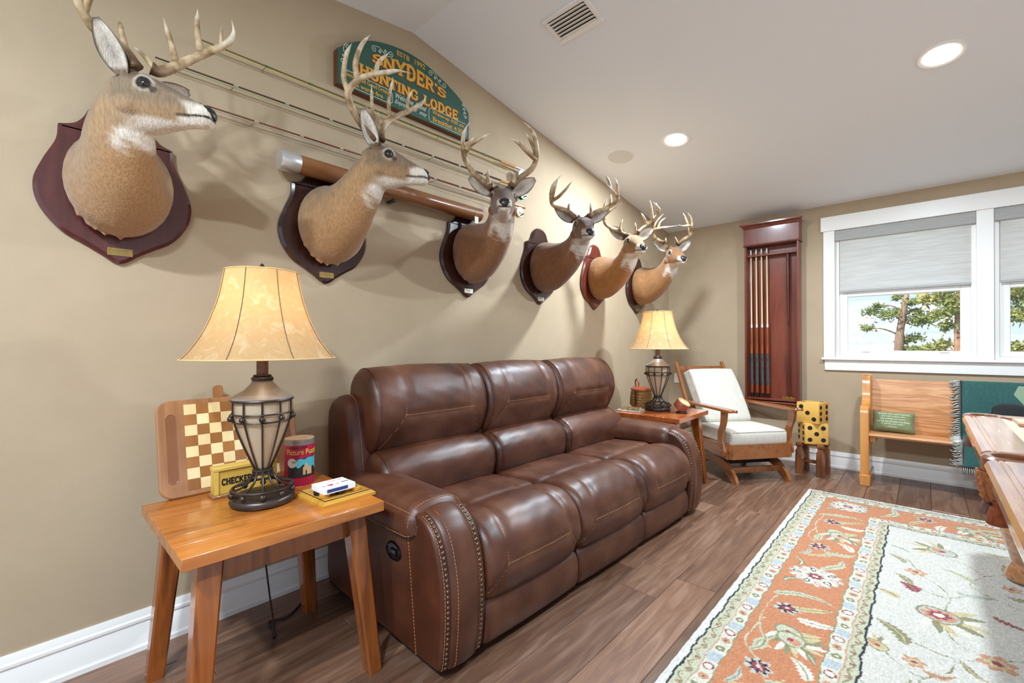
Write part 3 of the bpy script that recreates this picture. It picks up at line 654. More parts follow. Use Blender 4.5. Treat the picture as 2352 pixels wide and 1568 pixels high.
def scroll(y0, z0, y1, z1, flip):
    a = np.array((y0, z0)); e = np.array((y1, z1))-a; L_ = np.hypot(*e); e /= L_; nn = np.array((-e[1], e[0]))*flip; m = MB()
    def spiral(c, r, a0, sgn, turns=1.3): return [c+r*(1-.75*k/16)*(math.cos(a0+sgn*k/16*turns*2*math.pi)*e+math.sin(a0+sgn*k/16*turns*2*math.pi)*nn) for k in range(17)]
    s1 = spiral(a+e*.12*L_, .12*L_, math.pi/2, 1); s2 = spiral(a+e*.88*L_, .12*L_, -math.pi/2, 1)
    mid = [s1[0], a+e*.35*L_+nn*.12*L_, a+e*.5*L_, a+e*.65*L_-nn*.12*L_, s2[0]]
    for q in (s1, cr(mid, 5), s2, spiral(a+e*.38*L_-nn*.03*L_, .07*L_, -math.pi/2, -1), spiral(a+e*.62*L_+nn*.03*L_, .07*L_, math.pi/2, -1)): m.tube([(p[0], p[1], .001) for p in q], .0017, 5)
    put('scrollwork', m, CREAM, 0, 0)
scroll(-.26, .272, -.124, .3, 1); scroll(.126, .315, .262, .275, 1); scroll(.40, .225, .43, .135, 1); scroll(-.40, .225, -.43, .115, -1)
# ================================================================== fly rods and rod case
CORK = M('cork grip', 'c99a68', .8, col2='b5824f', scale=60); CHROME = M('polished reel metal', 'd8d8d8', .22, metal=1); GOLDM = M('champagne reel metal', 'cbb98c', .25, metal=1); GREENM = M('green reel', '1f6b45', .3, metal=.6)
def rod(y0, z0, y1, z1, shaft, bands, reelm, rimm, linem, label):
    t = thing('fishing_rod', label, 'fishing rod', (0, y0, z0), group='fly rods on the left wall')
    L_ = y1-y0; sl = (z1-z0)/L_; X = .04; at = lambda d, dz=0, dx=0: (X+dx, d, sl*d+dz)
    obj('blank', MB().tube([at(0), at(L_*.5), at(L_*.87)], [.0032, .0048, .007], 8), shaft, t)
    for k in range(9):
        d = L_*(.03+.095*k); w = obj('thread_wrap', MB().tube([at(d-.009), at(d+.009)], .0046+.0028*k/9, 8), bands, t)
        c = at(d, -.008); obj('line_guide', MB().tube([(c[0]+.006*math.cos(a), c[1], c[2]+.006*math.sin(a)) for a in np.linspace(0, 2*math.pi, 10, endpoint=False)], .0008, 4, closed=True), CHROME, w)
    obj('grip', MB().tube([at(L_*.865), at(L_*.88), at(L_*.91), at(L_*.935)], [.007, .0125, .0115, .013], 12), CORK, t)
    obj('reel_seat', MB().tube([at(L_*.935), at(L_*.995)], .0095, 12), CHROME if reelm is not GOLDM else GOLDM, t); obj('butt_cap', MB().tube([at(L_*.99), at(L_)], .011, 12), CORK, t)
    obj('fly_line', MB().tube([at(L_*.01, -.010), at(L_*.5, -.013), at(L_*.86, -.03), at(L_*.965, -.05)], .0014, 5), linem, t)
    c = at(L_*.965, -.052, .004); r = obj('reel', MB().lathe([(.036, -.016), (.038, -.014), (.038, -.008), (.03, -.006), (.03, .006), (.038, .008), (.038, .014), (.036, .016)], 28, M=Matrix.Translation(c) @ Matrix.Rotation(math.pi/2, 4, 'Y')), reelm, t)
    hs = MB()
    for k in range(10):
        a = k*math.pi/5; hs.lathe([(.0045, .0158), (.0045, .0166)], 8, c=(.026*math.cos(a), .026*math.sin(a), 0), M=Matrix.Translation(c) @ Matrix.Rotation(math.pi/2, 4, 'Y'))
    obj('spool_holes', hs, M('reel dark', '26221c', .5), r)
    k2 = MB().tube([(c[0]+.016, c[1]+.024, c[2]-.012), (c[0]+.034, c[1]+.024, c[2]-.012)], [.004, .0055], 8); obj('crank_knob', k2, M('dark wood knob', '3a2216', .4), r)
    hub = MB().lathe([(.013, .015), (.013, .019), (.006, .021)], 14, M=Matrix.Translation(c) @ Matrix.Rotation(math.pi/2, 4, 'Y')); obj('spool_hub', hub, rimm, r)
    for d in (.12, .6, .87): p = at(L_*d, -.011); obj('wall_peg', MB().tube([(0, p[1], p[2]), (X+.008, p[1], p[2])], .0022, 6), M('peg clear', 'a8977a', .6), t)
    return t
rod(.50, 2.483, 2.60, 2.512, M('olive rod blank', '6b5b22', .25, coat=.6), M('green wraps', '3f6d35', .4), CHROME, M('yellow hub', 'd5c423', .4), M('yellow line', 'd6c84a', .5), 'topmost fly rod on the wall, olive with a yellow line and silver reel')
rod(.35, 2.338, 2.62, 2.375, M('dark red rod blank', '4a221a', .25, coat=.6), M('red and white wraps', 'a9a38a', .4), GREENM, CHROME, M('green line', '6aa35c', .5), 'middle fly rod of the three, dark with a green line and green reel')
rod(.45, 2.212, 2.58, 2.232, M('brown rod blank', '6e3a1e', .25, coat=.6), M('white wraps', 'b9a891', .4), GOLDM, CHROME, M('grey line', '9a948a', .5), 'lowest fly rod of the three, brown with a champagne gold reel')
tb = thing('rod_case', 'brown tube rod case with a silver cap hung behind the deer heads', 'rod case', (0, .80, 2.06))
TUB = M('varnished brown tube', '6e4224', .3, col2='8a5830', scale=2, stretch=(14, 2, 14), coat=.5)
obj('tube', MB().tube([(.075, .085, 0), (.075, 1.27, 0)], .0445, 28), TUB, tb); ALU = M('brushed aluminium cap', 'd4d3d1', .35, metal=.7)
obj('end_cap', MB().lathe([(.046, 0), (.0475, .004), (.0475, .085), (.0455, .088)], 28, M=Matrix.Translation((.075, 0, 0)) @ Matrix.Rotation(-math.pi/2, 4, 'X')), ALU, tb)
obj('paper_tag', MB().box(.119, .1205, 1.19, 1.222, -.085, -.03), M('tag paper', 'e2dccb', .8), tb, ang=0)
obj('tag_string', MB().tube([(.12, 1.206, -.032), (.121, 1.2, 0), (.095, 1.2, .043)], .001, 5), M('twine', 'c8b48a', .9), tb)
for y in (.45, .62): obj('wall_bracket', MB().box(0, .08, y-.012, y+.012, -.055, -.043, b=.003), M('dark bracket', '2f2a26', .5), tb)
# ================================================================== leather reclining sofa
def leather_mat(name, c1, c2, c3):
    m = M(name, c1, .42, col2=[c2, c3], scale=6, detail=8, ramp=(.27, .75), bump=.10, bscale=230, coat=0, spec=.6); return m
LEA = leather_mat('brown leather', '3f1e0f', '552e1c', '6c4430'); LEA2 = leather_mat('brown leather side', '3a1808', '4c220e', '63331d')
THREAD = M('tan thread', 'c08a52', .7); NAIL = M('antique nailhead', '8d7a63', .28, metal=.9, col2='5e4c3a', scale=90)
class Puff:
    """closed soft profile (a,b) swept along a length, rounded at both ends, crowned in the middle; point(u,v)"""
    def __init__(s, prof, l0, l1, r=.03, crown=.012, nu=64, nv=34, axis='y', seams=(), gd=.006, gw=.016, wr=0):
        q = cr(prof, 10, True); q = np.array(q); d = np.hypot(*(np.roll(q, -1, 0)-q).T); s.per = d.sum(); c = np.concatenate([[0], np.cumsum(d)]); q2 = np.vstack([q, q[:1]])
        s.q = np.array([[np.interp(t*s.per, c, q2[:, k]) for k in (0, 1)] for t in np.arange(nu*2)/(nu*2)])
        s.l0, s.l1, s.r, s.crown, s.axis, s.nu, s.nv, s.wr = l0, l1, r, crown, axis, nu, nv, wr
        s.cen = s.q.mean(0); s.seams = []; s.gd, s.gw = gd, gw
        area = sum(s.q[i][0]*s.q[(i+1) % len(s.q)][1]-s.q[(i+1) % len(s.q)][0]*s.q[i][1] for i in range(len(s.q))); s.sg = 1 if area > 0 else -1
        s.L = l1-l0; s.seams = [s.densify(p) for p in seams]
    def u(s, a, b): return float(((s.q-np.array((a, b)))**2).sum(1).argmin())/len(s.q)
    def densify(s, p):
        p = [((s.u(*a[0]) if isinstance(a[0], tuple) else a[0]), a[1]) for a in p]
        w = [np.array((a*s.per, b*s.L)) for a, b in p]; out = []
        for i in range(len(w)-1):
            a, b = w[i], w[i+1].copy()
            if b[0]-a[0] > s.per/2: b[0] -= s.per
            if a[0]-b[0] > s.per/2: b[0] += s.per
            w[i+1] = b; n = max(2, int(np.hypot(*(b-a))/.004))
            out += [a+(b-a)*k/n for k in range(n)]
        out.append(w[-1]); return np.array(out)
    def base(s, u):
        n = len(s.q); f = (u % 1)*n; i = int(f); t = f-i; p = s.q[i % n]*(1-t)+s.q[(i+1) % n]*t
        e = s.q[(i+2) % n]-s.q[(i-1) % n]; e = e/(np.hypot(*e)+1e-9); return p, s.sg*np.array((e[1], -e[0]))
    def point(s, u, v, lift=0, groove=True):
        p, nn = s.base(u); e = min(v, 1-v)*s.L; k = math.sqrt(max(0, 1-(1-e/s.r)**2)) if e < s.r else 1
        off = s.crown*math.sin(math.pi*v)**.6-s.r*(1-k)+lift
        if s.wr: off += s.wr*math.sin(u*57+v*9)*math.sin(v*23+u*31)
        if groove and len(s.seams):
            w = np.array((u*s.per, v*s.L)); d = min(min(np.hypot(*(sm-w).T).min(), np.hypot(*(sm-w+np.array((s.per, 0))).T).min(), np.hypot(*(sm-w-np.array((s.per, 0))).T).min()) for sm in s.seams); off -= s.gd*math.exp(-(d/s.gw)**2)
        p = p+nn*off; l = s.l0+v*s.L
        return (p[0], l, p[1]) if s.axis == 'y' else (l, p[0], p[1])
    def mesh(s):
        vv = [0]+[min(1, x) for x in (.5-.5*np.cos(np.linspace(.06, math.pi-.06, s.nv)))]+[1]; m = MB()
        return m.loft([[s.point(k/s.nu, v) for k in range(s.nu)] for v in vv])
    def stitch(s, mb, seam, dash=.008, gap=.0045, r=.0011, lift=.0012):
        w = s.densify(seam) if not isinstance(seam, np.ndarray) else seam; d = np.concatenate([[0], np.cumsum(np.hypot(*(w[1:]-w[:-1]).T))]); x = 0
        while x+dash < d[-1]:
            q = [np.array([np.interp(t, d, w[:, k]) for k in (0, 1)]) for t in (x, x+dash)]
            mb.tube([s.point(a[0]/s.per, a[1]/s.L, lift) for a in q], r, 4); x += dash+gap
sofa = thing('leather_sofa', 'long brown leather reclining sofa with three seats and nailhead trim', 'sofa', (.03, 1.0, 0), -math.radians(1.4))
SB = [.21, .825, 1.475, 2.09]; BB_ = [.10, .825, 1.475, 2.20]; SL_ = 2.30
obj('plinth', MB().box(.06, .93, .03, SL_-.03, .012, .075), M('black sofa base', '100d0c', .7), sofa, ang=0)
for x in (.12, .86):
    for y in (.08, SL_-.08): obj('foot', MB().lathe([(.025, 0), (.028, .015)], 12, c=(x, y, 0)), M('black plastic', '0c0c0d', .4), sofa)
sh = Puff([(.0, .06), (.0, .5), (-.005, .8), (.03, .905), (.12, .945), (.22, .93), (.27, .8), (.31, .5), (.31, .08), (.15, .05)], .035, SL_-.035, .05, .006)
bk = obj('back_shell', sh.mesh(), LEA2, sofa, ang=180); st = MB()
for vv_ in (.022, .978): sh.stitch(st, [(((.31, .5)), vv_), (((.27, .8)), vv_), (((.2, .935)), vv_), (((.12, .945)), vv_), (((.0, .85)), vv_)])
obj('stitching', st, THREAD, bk, ang=0, kind='stuff')
for k in range(3):
    # headrest
    sm = [[((.24, 1.07), .25), ((.36, .96), .245), ((.385, .85), .225)], [((.24, 1.07), .80), ((.36, .96), .81), ((.385, .85), .835)], [((.385, .85), .225), ((.385, .85), .835)], [((.385, .85), .225), ((.31, .69), .06)], [((.385, .85), .835), ((.31, .69), .95)]]
    p = Puff([(.30, .675), (.355, .76), (.385, .85), (.365, .96), (.31, 1.04), (.22, 1.075), (.13, 1.03), (.10, .93), (.15, .80), (.23, .69)], BB_[k]+.003, BB_[k+1]-.003, .045, .016, nv=40, seams=sm, gd=.009, gw=.014, wr=.0018)
    h = obj('headrest_cushion', p.mesh(), LEA, sofa, ang=180); st = MB()
    for q in p.seams: p.stitch(st, q)
    obj('stitching', st, THREAD, h, ang=0, kind='stuff')
    for v0 in (.045, .955): obj('piping', MB().tube([p.point(uu, v0, .001) for uu in np.linspace(p.u(.31, .69), p.u(.13, 1.03), 26)], .0028, 6), LEA2, h, ang=180)
    # lumbar roll
    p = Puff([(.30, .672), (.385, .662), (.445, .61), (.452, .52), (.42, .45), (.34, .425), (.26, .46), (.25, .58)], BB_[k]+.004, BB_[k+1]-.004, .045, .02, nv=30, wr=.002)
    lu = obj('lumbar_cushion', p.mesh(), LEA, sofa, ang=180)
    for v0 in (.045, .955): obj('piping', MB().tube([p.point(uu, v0, .001) for uu in np.linspace(p.u(.42, .45), p.u(.30, .672)+(1 if p.u(.30, .672) < p.u(.42, .45)-.5 else 0), 22)], .0028, 6), LEA2, lu, ang=180)
    # seat
    X_ = [((.745, .474), 0.01), ((.745, .474), .99)]
    sm = [X_, [((.77, .478), .24), ((.95, .478), .2), ((1.03, .38), .17), ((1.035, .33), .17)], [((.77, .478), .76), ((.95, .478), .8), ((1.03, .38), .83), ((1.035, .33), .83)], [((1.035, .33), .17), ((1.035, .33), .83)], [((1.035, .33), .17), ((1.0, .225), .02)], [((1.035, .33), .83), ((1.0, .225), .98)], [((.5, .468), .25), ((.74, .474), .22)], [((.5, .468), .75), ((.74, .474), .78)]]
    p = Puff([(.36, .36), (.36, .44), (.45, .463), (.6, .474), (.70, .476), (.745, .474), (.79, .482), (.87, .494), (.95, .478), (1.01, .42), (1.035, .33), (1.018, .25), (.985, .205), (.9, .2), (.6, .25)], SB[k]+.003, SB[k+1]-.003, .04, .016, nu=96, nv=44, seams=sm, gd=.011, gw=.016, wr=.0018)
    sc = obj('seat_cushion', p.mesh(), LEA, sofa, ang=180); st = MB()
    for q in p.seams[1:]: p.stitch(st, q)
    obj('stitching', st, THREAD, sc, ang=0, kind='stuff')
    p = Puff([(.95, .208), (.985, .203), (1.008, .17), (1.012, .11), (1.0, .05), (.97, .028), (.93, .03), (.92, .12), (.925, .19)], SB[k]+.004, SB[k+1]-.004, .02, .006, nv=24)
    obj('footrest_panel', p.mesh(), LEA, sofa, ang=180)
AP = [(1.0, .05), (1.014, .12), (1.022, .2), (1.024, .28), (1.018, .36), (1.0, .44), (.972, .505), (.93, .547), (.88, .566), (.8, .57), (.5, .56), (.2, .55), (.1, .5), (.1, .3), (.1, .08), (.2, .045), (.6, .042), (.95, .042)]
nail_me = mesh_of('nailhead', MB().lathe([(.0072, 0), (.0066, .0025), (.0042, .0046), (.001, .0054)], 8)); nail_me.materials.append(NAIL); shade(nail_me, 180)
for side, y0, y1 in ((0, 0, .205), (1, SL_-.205, SL_)):
    p = Puff(AP, y0, y1, .016, .0, nu=120, nv=16); a = obj('arm', p.mesh(), LEA2, sofa, ang=180)
    # raised front ribbon between the two nail rows
    fr = [(1.0, .046), (1.015, .12), (1.023, .2), (1.025, .28), (1.019, .36), (1.001, .44), (.973, .506), (.931, .549), (.88, .569), (.855, .571)]
    fr = cr(fr, 6); rings = []
    ya, yb = y0+.036, y1-.036
    for i, q in enumerate(fr):
        e = fr[min(i+1, len(fr)-1)]-fr[max(0, i-1)]; e /= np.hypot(*e); nn = np.array((e[1], -e[0])); row = []
        for y, hh in ((ya, -.003), (ya+.006, .006), (ya+.03, .010), ((ya+yb)/2, .014), (yb-.03, .010), (yb-.006, .006), (yb, -.003)): row.append((q[0]+nn[0]*hh, y, q[1]+nn[1]*hh))
        rings.append(row)
    obj('front_ribbon', MB().loft(rings, cap=False, closed=False), LEA, a, ang=180, fix=False)
    st = MB(); base = p.densify([((1.0, .052), .5), ((1.022, .2), .5), ((1.018, .36), .5), ((.972, .505), .5), ((.88, .566), .5)])
    for vq in (.055, .30, .84): b2 = base.copy(); b2[:, 1] = vq*p.L; p.stitch(st, b2, lift=.0105 if vq == .30 else .0014)
    if side == 0:
        for k in range(34):
            z = .05+k*.0127; st.tube([(.862-.05*k/33, -.001, z), (.8615-.05*k/33, -.001, z+.008)], .0011, 4)
    obj('stitching', st, THREAD, a, ang=0, kind='stuff')
    d = np.concatenate([[0], np.cumsum(np.hypot(*(base[1:]-base[:-1]).T))])
    for vq in (.115, .885):
        for x in np.arange(.008, d[-1]-.004, .0185):
            uu = np.interp(x, d, base[:, 0])/p.per; pos = np.array(p.point(uu, vq)); _, nn = p.base(uu); nv_ = Vector((nn[0], 0, nn[1]))
            o = bpy.data.objects.new('nailhead', nail_me); COL.objects.link(o); o.parent = a; o.location = pos; o.rotation_euler = nv_.to_track_quat('Z', 'Y').to_euler()
    # arm pad
    o_ = -1 if side == 0 else 1; yc = (y0+y1)/2; hwid = .125
    pr = [(yc-.128, .50), (yc-.125, .545), (yc-.09, .588), (yc, .603), (yc+.09, .588), (yc+.125, .545), (yc+.128, .50), (yc+.11, .475), (yc, .50), (yc-.11, .475)]
    p2 = Puff(pr, .28, .872, .05, .008, nu=48, nv=30, axis='x', seams=[[((yc+o_*.115, .565), .02), ((yc+o_*.115, .565), .97)]], gd=.004, gw=.01)
    ap = obj('arm_pad', p2.mesh(), LEA, sofa, ang=180); st = MB(); p2.stitch(st, p2.seams[0]); p2.stitch(st, [((yc+o_*.12, .487), .02), ((yc+o_*.12, .487), .97)])
    q = [((yc+c, z), .955) for c, z in ((-.125, .52), (-.09, .588), (0, .603), (.09, .588), (.125, .52))]; p2.stitch(st, q); obj('stitching', st, THREAD, ap, ang=0, kind='stuff')
BLK = M('glossy black plastic', '08080a', .2, coat=.3)
hd = obj('recliner_latch', MB().lathe([(.05, 0), (.052, .004), (.045, .008), (.04, .003)], 28, M=Matrix.Translation((.71, .001, .385)) @ Matrix.Rotation(math.pi/2, 4, 'X') @ Matrix.Scale(1.05, 4, (1, 0, 0)) @ Matrix.Scale(.72, 4, (0, 1, 0))), BLK, sofa)
obj('latch_lever', MB().box(.69, .735, -.009, .002, .365, .395, b=.006, seg=2), BLK, hd)
# ================================================================== end tables
TW = wood('acacia board', 'a0571c', '75370e', 'b8702c', axis='y', rough=.28, coat=.5, scale=5, rnd=.22, fine=9); TWL = wood('acacia leg', '7e3f17', '552409', '97521f', axis='z', rough=.25, coat=.6, scale=5, rnd=.2, fine=12)
TWF = wood('red acacia board', 'a14a1d', '7c2f10', 'b55f2a', axis='y', rough=.22, coat=.6, scale=5, rnd=.18, fine=9)
def end_table(x, y, label, top):
    t = thing('end_table', label, 'end table', (x, y, 0), group='matching end tables'); h = .62; X, Y = .303, .307
    bw = [.11, .095, .105, .1, .09, .106]; xx = -X
    for w in bw: obj('top_board', MB().box(xx+.0003, xx+w-.0003, -Y, Y, h-.036, h, b=.0013), top, t); xx += w
    for s in (-1, 1):
        obj('apron', MB().box(s*.215-.011, s*.215+.011, -.2, .2, h-.125, h-.0365, b=.002), TWL, t); obj('apron', MB().box(-.2, .2, s*.215-.011, s*.215+.011, h-.125, h-.0365, b=.002), TWL, t)
        for q in (-1, 1): obj('leg', MB().bar((s*.225, q*.225, h-.0365), (s*.272, q*.277, 0), .066, .066, b=.006, up=(1, 0, 0), w2=.052, h2=.052), TWL, t)
    return t
end_table(.507, .59, 'square wooden end table in the foreground left of the sofa', TW)
end_table(.605, 3.665, 'square wooden end table at the far end of the sofa holding a basket', TWF)
# ================================================================== table lamps
BRZ = M('aged bronze', '3a332e', .38, metal=.75, col2='5a4f48', scale=14, ramp=(.3, .8)); PEW = M('brushed pewter', 'a39c97', .42, metal=.45, col2='8f8883', scale=8)
FROST = M('frosted glass', 'e3d0b4', .35, trans=.45, col2='d9c2a3', scale=6); SHADE = M('parchment shade', 'ddba88', .7, col2=['d6b07b', 'e6cba0'], scale=26, detail=10, distort=.8, ramp=(.3, .72), trans=.5, bump=.2, bscale=40)
def table_lamp(x, y, z, watts, rz, label):
    t = thing('table_lamp', label, 'table lamp', (x, y, z), rz, group='matching table lamps'); pi2 = 2*math.pi
    b = MB().lathe([(.096, .0), (.104, .004), (.108, .014), (.105, .024), (.098, .03), (.06, .031), (.001, .031)], 48); base = obj('base', b, BRZ, t)
    for k in range(3): a = k*pi2/3+.5; obj('base_foot', MB().lathe([(.012, -.0005), (.016, .006)], 10, c=(.09*math.cos(a), .09*math.sin(a), .0005)), BRZ, base)
    ring = lambda r, zz, th, m=BRZ, n='ring': obj(n, MB().tube([(r*math.cos(a), r*math.sin(a), zz) for a in np.linspace(0, pi2, 40, endpoint=False)], th, 8, closed=True), m, t)
    ring(.098, .058, .0045, n='skirt_ring')
    for k in range(10):
        a = k*pi2/10+.2; c, s = math.cos(a), math.sin(a)
        obj('skirt_rib', MB().tube([(r*c, r*s, zz) for r, zz in ((.098, .058), (.068, .066), (.045, .082), (.033, .105), (.03, .12))], .0042, 6), BRZ, t)
        obj('bead', MB().ball((.102*c, .102*s, .044), .0105, 10, 7), BRZ, t)
    obj('waist_collar', MB().lathe([(.03, .104), (.034, .107), (.034, .112), (.031, .114), (.035, .117), (.035, .122), (.03, .126)], 24), BRZ, t)
    prof = [(.026, .122), (.044, .165), (.064, .215), (.082, .265), (.094, .305), (.097, .33), (.097, .375)]
    obj('glass_body', MB().lathe([(r-.006, zz) for r, zz in [(p[0], p[1]) for p in cr(prof, 4)]], 36), FROST, t, ang=180)
    for k in range(10):
        a = k*pi2/10+.2; c, s = math.cos(a), math.sin(a)
        obj('cage_rib', MB().tube([(p[0]*c, p[0]*s, p[1]) for p in cr(prof, 3)], .0032, 6), BRZ, t); obj('bead', MB().ball((.104*c, .104*s, .316), .0105, 10, 7), BRZ, t)
    ring(.0985, .33, .003); ring(.096, .302, .003); ring(.1, .378, .005, n='rim')
    obj('cap', MB().lathe([(.001, .376), (.102, .378), (.104, .384), (.09, .396), (.06, .413), (.042, .432), (.034, .443), (.03, .45)], 36), PEW, t)
    obj('neck_collar', MB().lathe([(.03, .444), (.036, .447), (.037, .456), (.033, .460), (.029, .461), (.031, .464), (.028, .468)], 28), BRZ, t)
    obj('stem', MB().lathe([(.0195, .466), (.0195, .535), (.023, .538), (.023, .543)], 20), M('crackled brown stem', '6d4634', .45, col2='4f2d20', scale=60), t)
    sp = cr([(.252, .528), (.228, .555), (.195, .605), (.165, .67), (.139, .75), (.121, .845)], 6); n = 64
    rad = lambda a: 1-.022*(1-abs(math.cos(a*4)))
    rings = [[(p[0]*rad(a)*math.cos(a), p[0]*rad(a)*math.sin(a), p[1]) for a in np.linspace(0, pi2, n, endpoint=False)] for p in sp]
    sh = obj('shade', MB().loft(rings, cap=False), SHADE, t, ang=180, fix=False); sh.rotation_euler = (0, 0, .35+math.pi/8)
    CORD = M('shade seam', '5a3d22', .7)
    for k in range(8):
        a = k*pi2/8; obj('seam', MB().tube([((p[0]*rad(a)+.0006)*math.cos(a), (p[0]*rad(a)+.0006)*math.sin(a), p[1]) for p in sp], .0013, 5), CORD, sh)
    for q in (sp[0], sp[-1]): obj('shade_trim', MB().tube([(q[0]*rad(a)*math.cos(a), q[0]*rad(a)*math.sin(a), q[1]) for a in np.linspace(0, pi2, 64, endpoint=False)], .0025, 6, closed=True), M('shade binding', 'd9b67c', .7), sh)
    obj('harp', MB().tube([(.02, 0, .54), (.06, 0, .6), (.065, 0, .72), (.03, 0, .835), (0, 0, .845), (-.03, 0, .835), (-.065, 0, .72), (-.06, 0, .6), (-.02, 0, .54)], .002, 6), M('brass wire', 'b5974f', .3, metal=.8), t)
    obj('finial', MB().lathe([(.004, .845), (.008, .852), (.004, .858), (.009, .866), (.003, .876)], 12), BRZ, t)
    obj('bulb_glass', MB().ball((0, 0, .66), .03, 14, 10, (1, 1, 1.35)), M('frosted bulb', 'fff0d0', .5, emit=6), t)
    ld = bpy.data.lights.new('bulb', 'POINT'); ld.energy = watts; ld.color = (1, .74, .48); ld.shadow_soft_size = .045; lo = bpy.data.objects.new('bulb', ld); COL.objects.link(lo); lo.parent = t; lo.location = (0, 0, .715)
    return t
table_lamp(.485, .592, .62, LAMP_W, .1, 'near table lamp with cream bell shade and bronze caged base beside the checkerboard')
table_lamp(.58, 3.70, .62, LAMP_W*1.15, .9, 'far table lamp with glowing amber bell shade, standing before the wicker creel')
tc_ = thing('lamp_cord', 'black lamp cord hanging under the near end table to the floor', 'cord', (.30, .68, 0))
CB = M('black cord', '15110f', .5)
obj('cord', MB().tube(cr([(-.02, -.03, .50), (-.005, -.02, .35), (.0, .0, .15), (.02, .01, .02), (.03, .0, .005), (-.02, .02, .005), (-.1, .03, .005), (-.08, .1, .005), (-.16, .2, .005), (-.25, .27, .005)], 8), .0035, 6), CB, tc_, ang=180)
obj('plug', MB().box(-.275, -.235, .25, .285, .0, .022, b=.005), CB, tc_)
# ================================================================== games on the near table
BW = wood('board walnut', '96653f', '7a4d2e', 'a8764d', axis='z', rough=.35, coat=.3, scale=4, fine=8)
cb = thing('checkerboard', 'wooden checkerboard with rounded corners leaning against the wall behind the near lamp', 'checkerboard', (.215, .583, .62)); cb.rotation_euler = (0, -math.radians(14), 0)
def rrect(w, h, r, n=6, x0=0, z0=0): return [(x0+sx*(w/2-r)+r*math.cos(a), z0+sz*(h/2-r)+r*math.sin(a)) for sx, sz, a0 in ((1, 1, 0), (-1, 1, math.pi/2), (-1, -1, math.pi), (1, -1, 1.5*math.pi)) for a in np.linspace(a0, a0+math.pi/2, n)]
cbb = obj('board', MB().prism(rrect(.5, .37, .045, 6, 0, .185), -.012, .012, yzx(0), inset=.005, ih=.005), BW, cb, ang=30)
LT = wood('maple square', 'e8d2a2', 'dcc08a', axis='z', rough=.4, coat=.2, scale=4, rnd=.05); DT = wood('cherry square', 'a06a35', '8a5526', axis='z', rough=.4, coat=.2, scale=4, rnd=.15)
sqm = {}
for nm, mt in (('l', LT), ('d', DT)):
    s = .0412/2-.0003; mm = mesh_of('square', MB().box(0, .0012, -s, s, -s, s)); mm.materials.append(mt); sqm[nm] = mm
for i in range(8):
    for j in range(8):
        o = bpy.data.objects.new('board_square', sqm['l' if (i+j) % 2 == 0 else 'd']); COL.objects.link(o); o.parent = cbb; o.location = (.0118, -.165+.0412*(i+.5)+.0005, .33-.0412*j-.0)
GR = M('groove wood', '7e4c2a', .4, coat=.3)  # recess shade of the shallow groove put into a darker colour
for s in (-1, 1):
    g = [(s*.207+.017*math.cos(a), .185+(.115 if math.sin(a) > 0 else -.115)+.017*math.sin(a)) for a in np.linspace(0, 2*math.pi, 20, endpoint=False)]
    gi = [(s*.207+(p[0]-s*.207)*.55, .185+(p[1]-.185)*.93) for p in g]
    obj('finger_groove', MB().loft([[(.0124, a, b) for a, b in g], [(.0135, s*.207+(a-s*.207)*.93, .185+(b-.185)*.985) for a, b in g], [(.0095, a, b) for a, b in gi]], cap=True), GR, cbb)
pd = thing('wooden_paddle', 'wooden paddle handle poking up behind the checkerboard', 'paddle', (.145, .565, .62)); pd.rotation_euler = (0, -math.radians(14), 0)
obj('paddle_blade', MB().prism(rrect(.2, .30, .03, 5, 0, .155), -.008, .008, yzx(0), inset=.002, ih=.002), DT, pd); obj('handle', MB().prism(rrect(.036, .12, .012, 5, -.006, .355), -.008, .008, yzx(0), inset=.002, ih=.002), DT, pd)
YW = wood('yellow poplar', 'd9b659', 'c49c40', axis='y', rough=.4, coat=.2, scale=4)
rk = thing('checkers_rack', 'yellow wooden checkers holder with black lettering in front of the checkerboard', 'checkers holder', (.300, .588, .62))
obj('ledge', MB().box(-.036, .036, -.1175, .1175, 0, .012, b=.002), wood('rack ledge', '9a6a3c', '7d5028', axis='y'), rk); fb = MB()
obj('back_panel', MB().box(-.024, -.01, -.11, .11, .012, .1, b=.001), YW, rk); obj('top_rail', MB().box(-.026, .028, -.113, .113, .1, .114, b=.002), YW, rk)
for s in (-1, 1): obj('end_block', MB().box(-.0095, .026, s*.1025-.0075, s*.1025+.0075, .012, .0998, b=.001), YW, rk)
fp = obj('front_panel', MB().box(-.005, .02, -.0945, .0945, .0125, .0995), wood('yellow panel', 'd2ac4c', 'be943a', axis='y', rough=.4), rk, ang=0)
o = obj('lettering', slab('CHECKERS', .024, .118, .0008, .26), M('black ink', '1c140c', .6), fp, ang=0, kind='stuff'); o.matrix_local = yzx(.02) @ Matrix.Translation((-.085, .044, 0))
# puzzle can
cn = thing('puzzle_can', 'crimson cardboard puzzle can with a landscape picture beside the near lamp', 'puzzle can', (.352, .778, .62), math.atan2(-.76, 1.93))
obj('can_body', MB().lathe([(.056, 0), (.0575, .002), (.0575, .168)], 40), M('crimson label', 'b81647', .45), cn)
LID = M('tin lid rim', '9a938c', .4, metal=.5)
ld_ = obj('lid', MB().lathe([(.058, .165), (.0592, .167), (.058, .172), (.0592, .175), (.058, .180), (.0592, .183), (.058, .188), (.055, .188)], 40), LID, cn); obj('lid_disc', MB().lathe([(.0555, .186), (.0555, .1885), (.001, .1885)], 36), M('cardboard disc', 'c9a684', .7), ld_)
def curved(pts, r, name, mat, par):          # flat outline (arc length, z) wrapped on the can, facing +x
    return obj(name, MB().loft([[((r-.0004)*math.cos(a/r), (r-.0004)*math.sin(a/r), z) for a, z in pts], [(r*math.cos(a/r), r*math.sin(a/r), z) for a, z in pts]]), mat, par, ang=0)
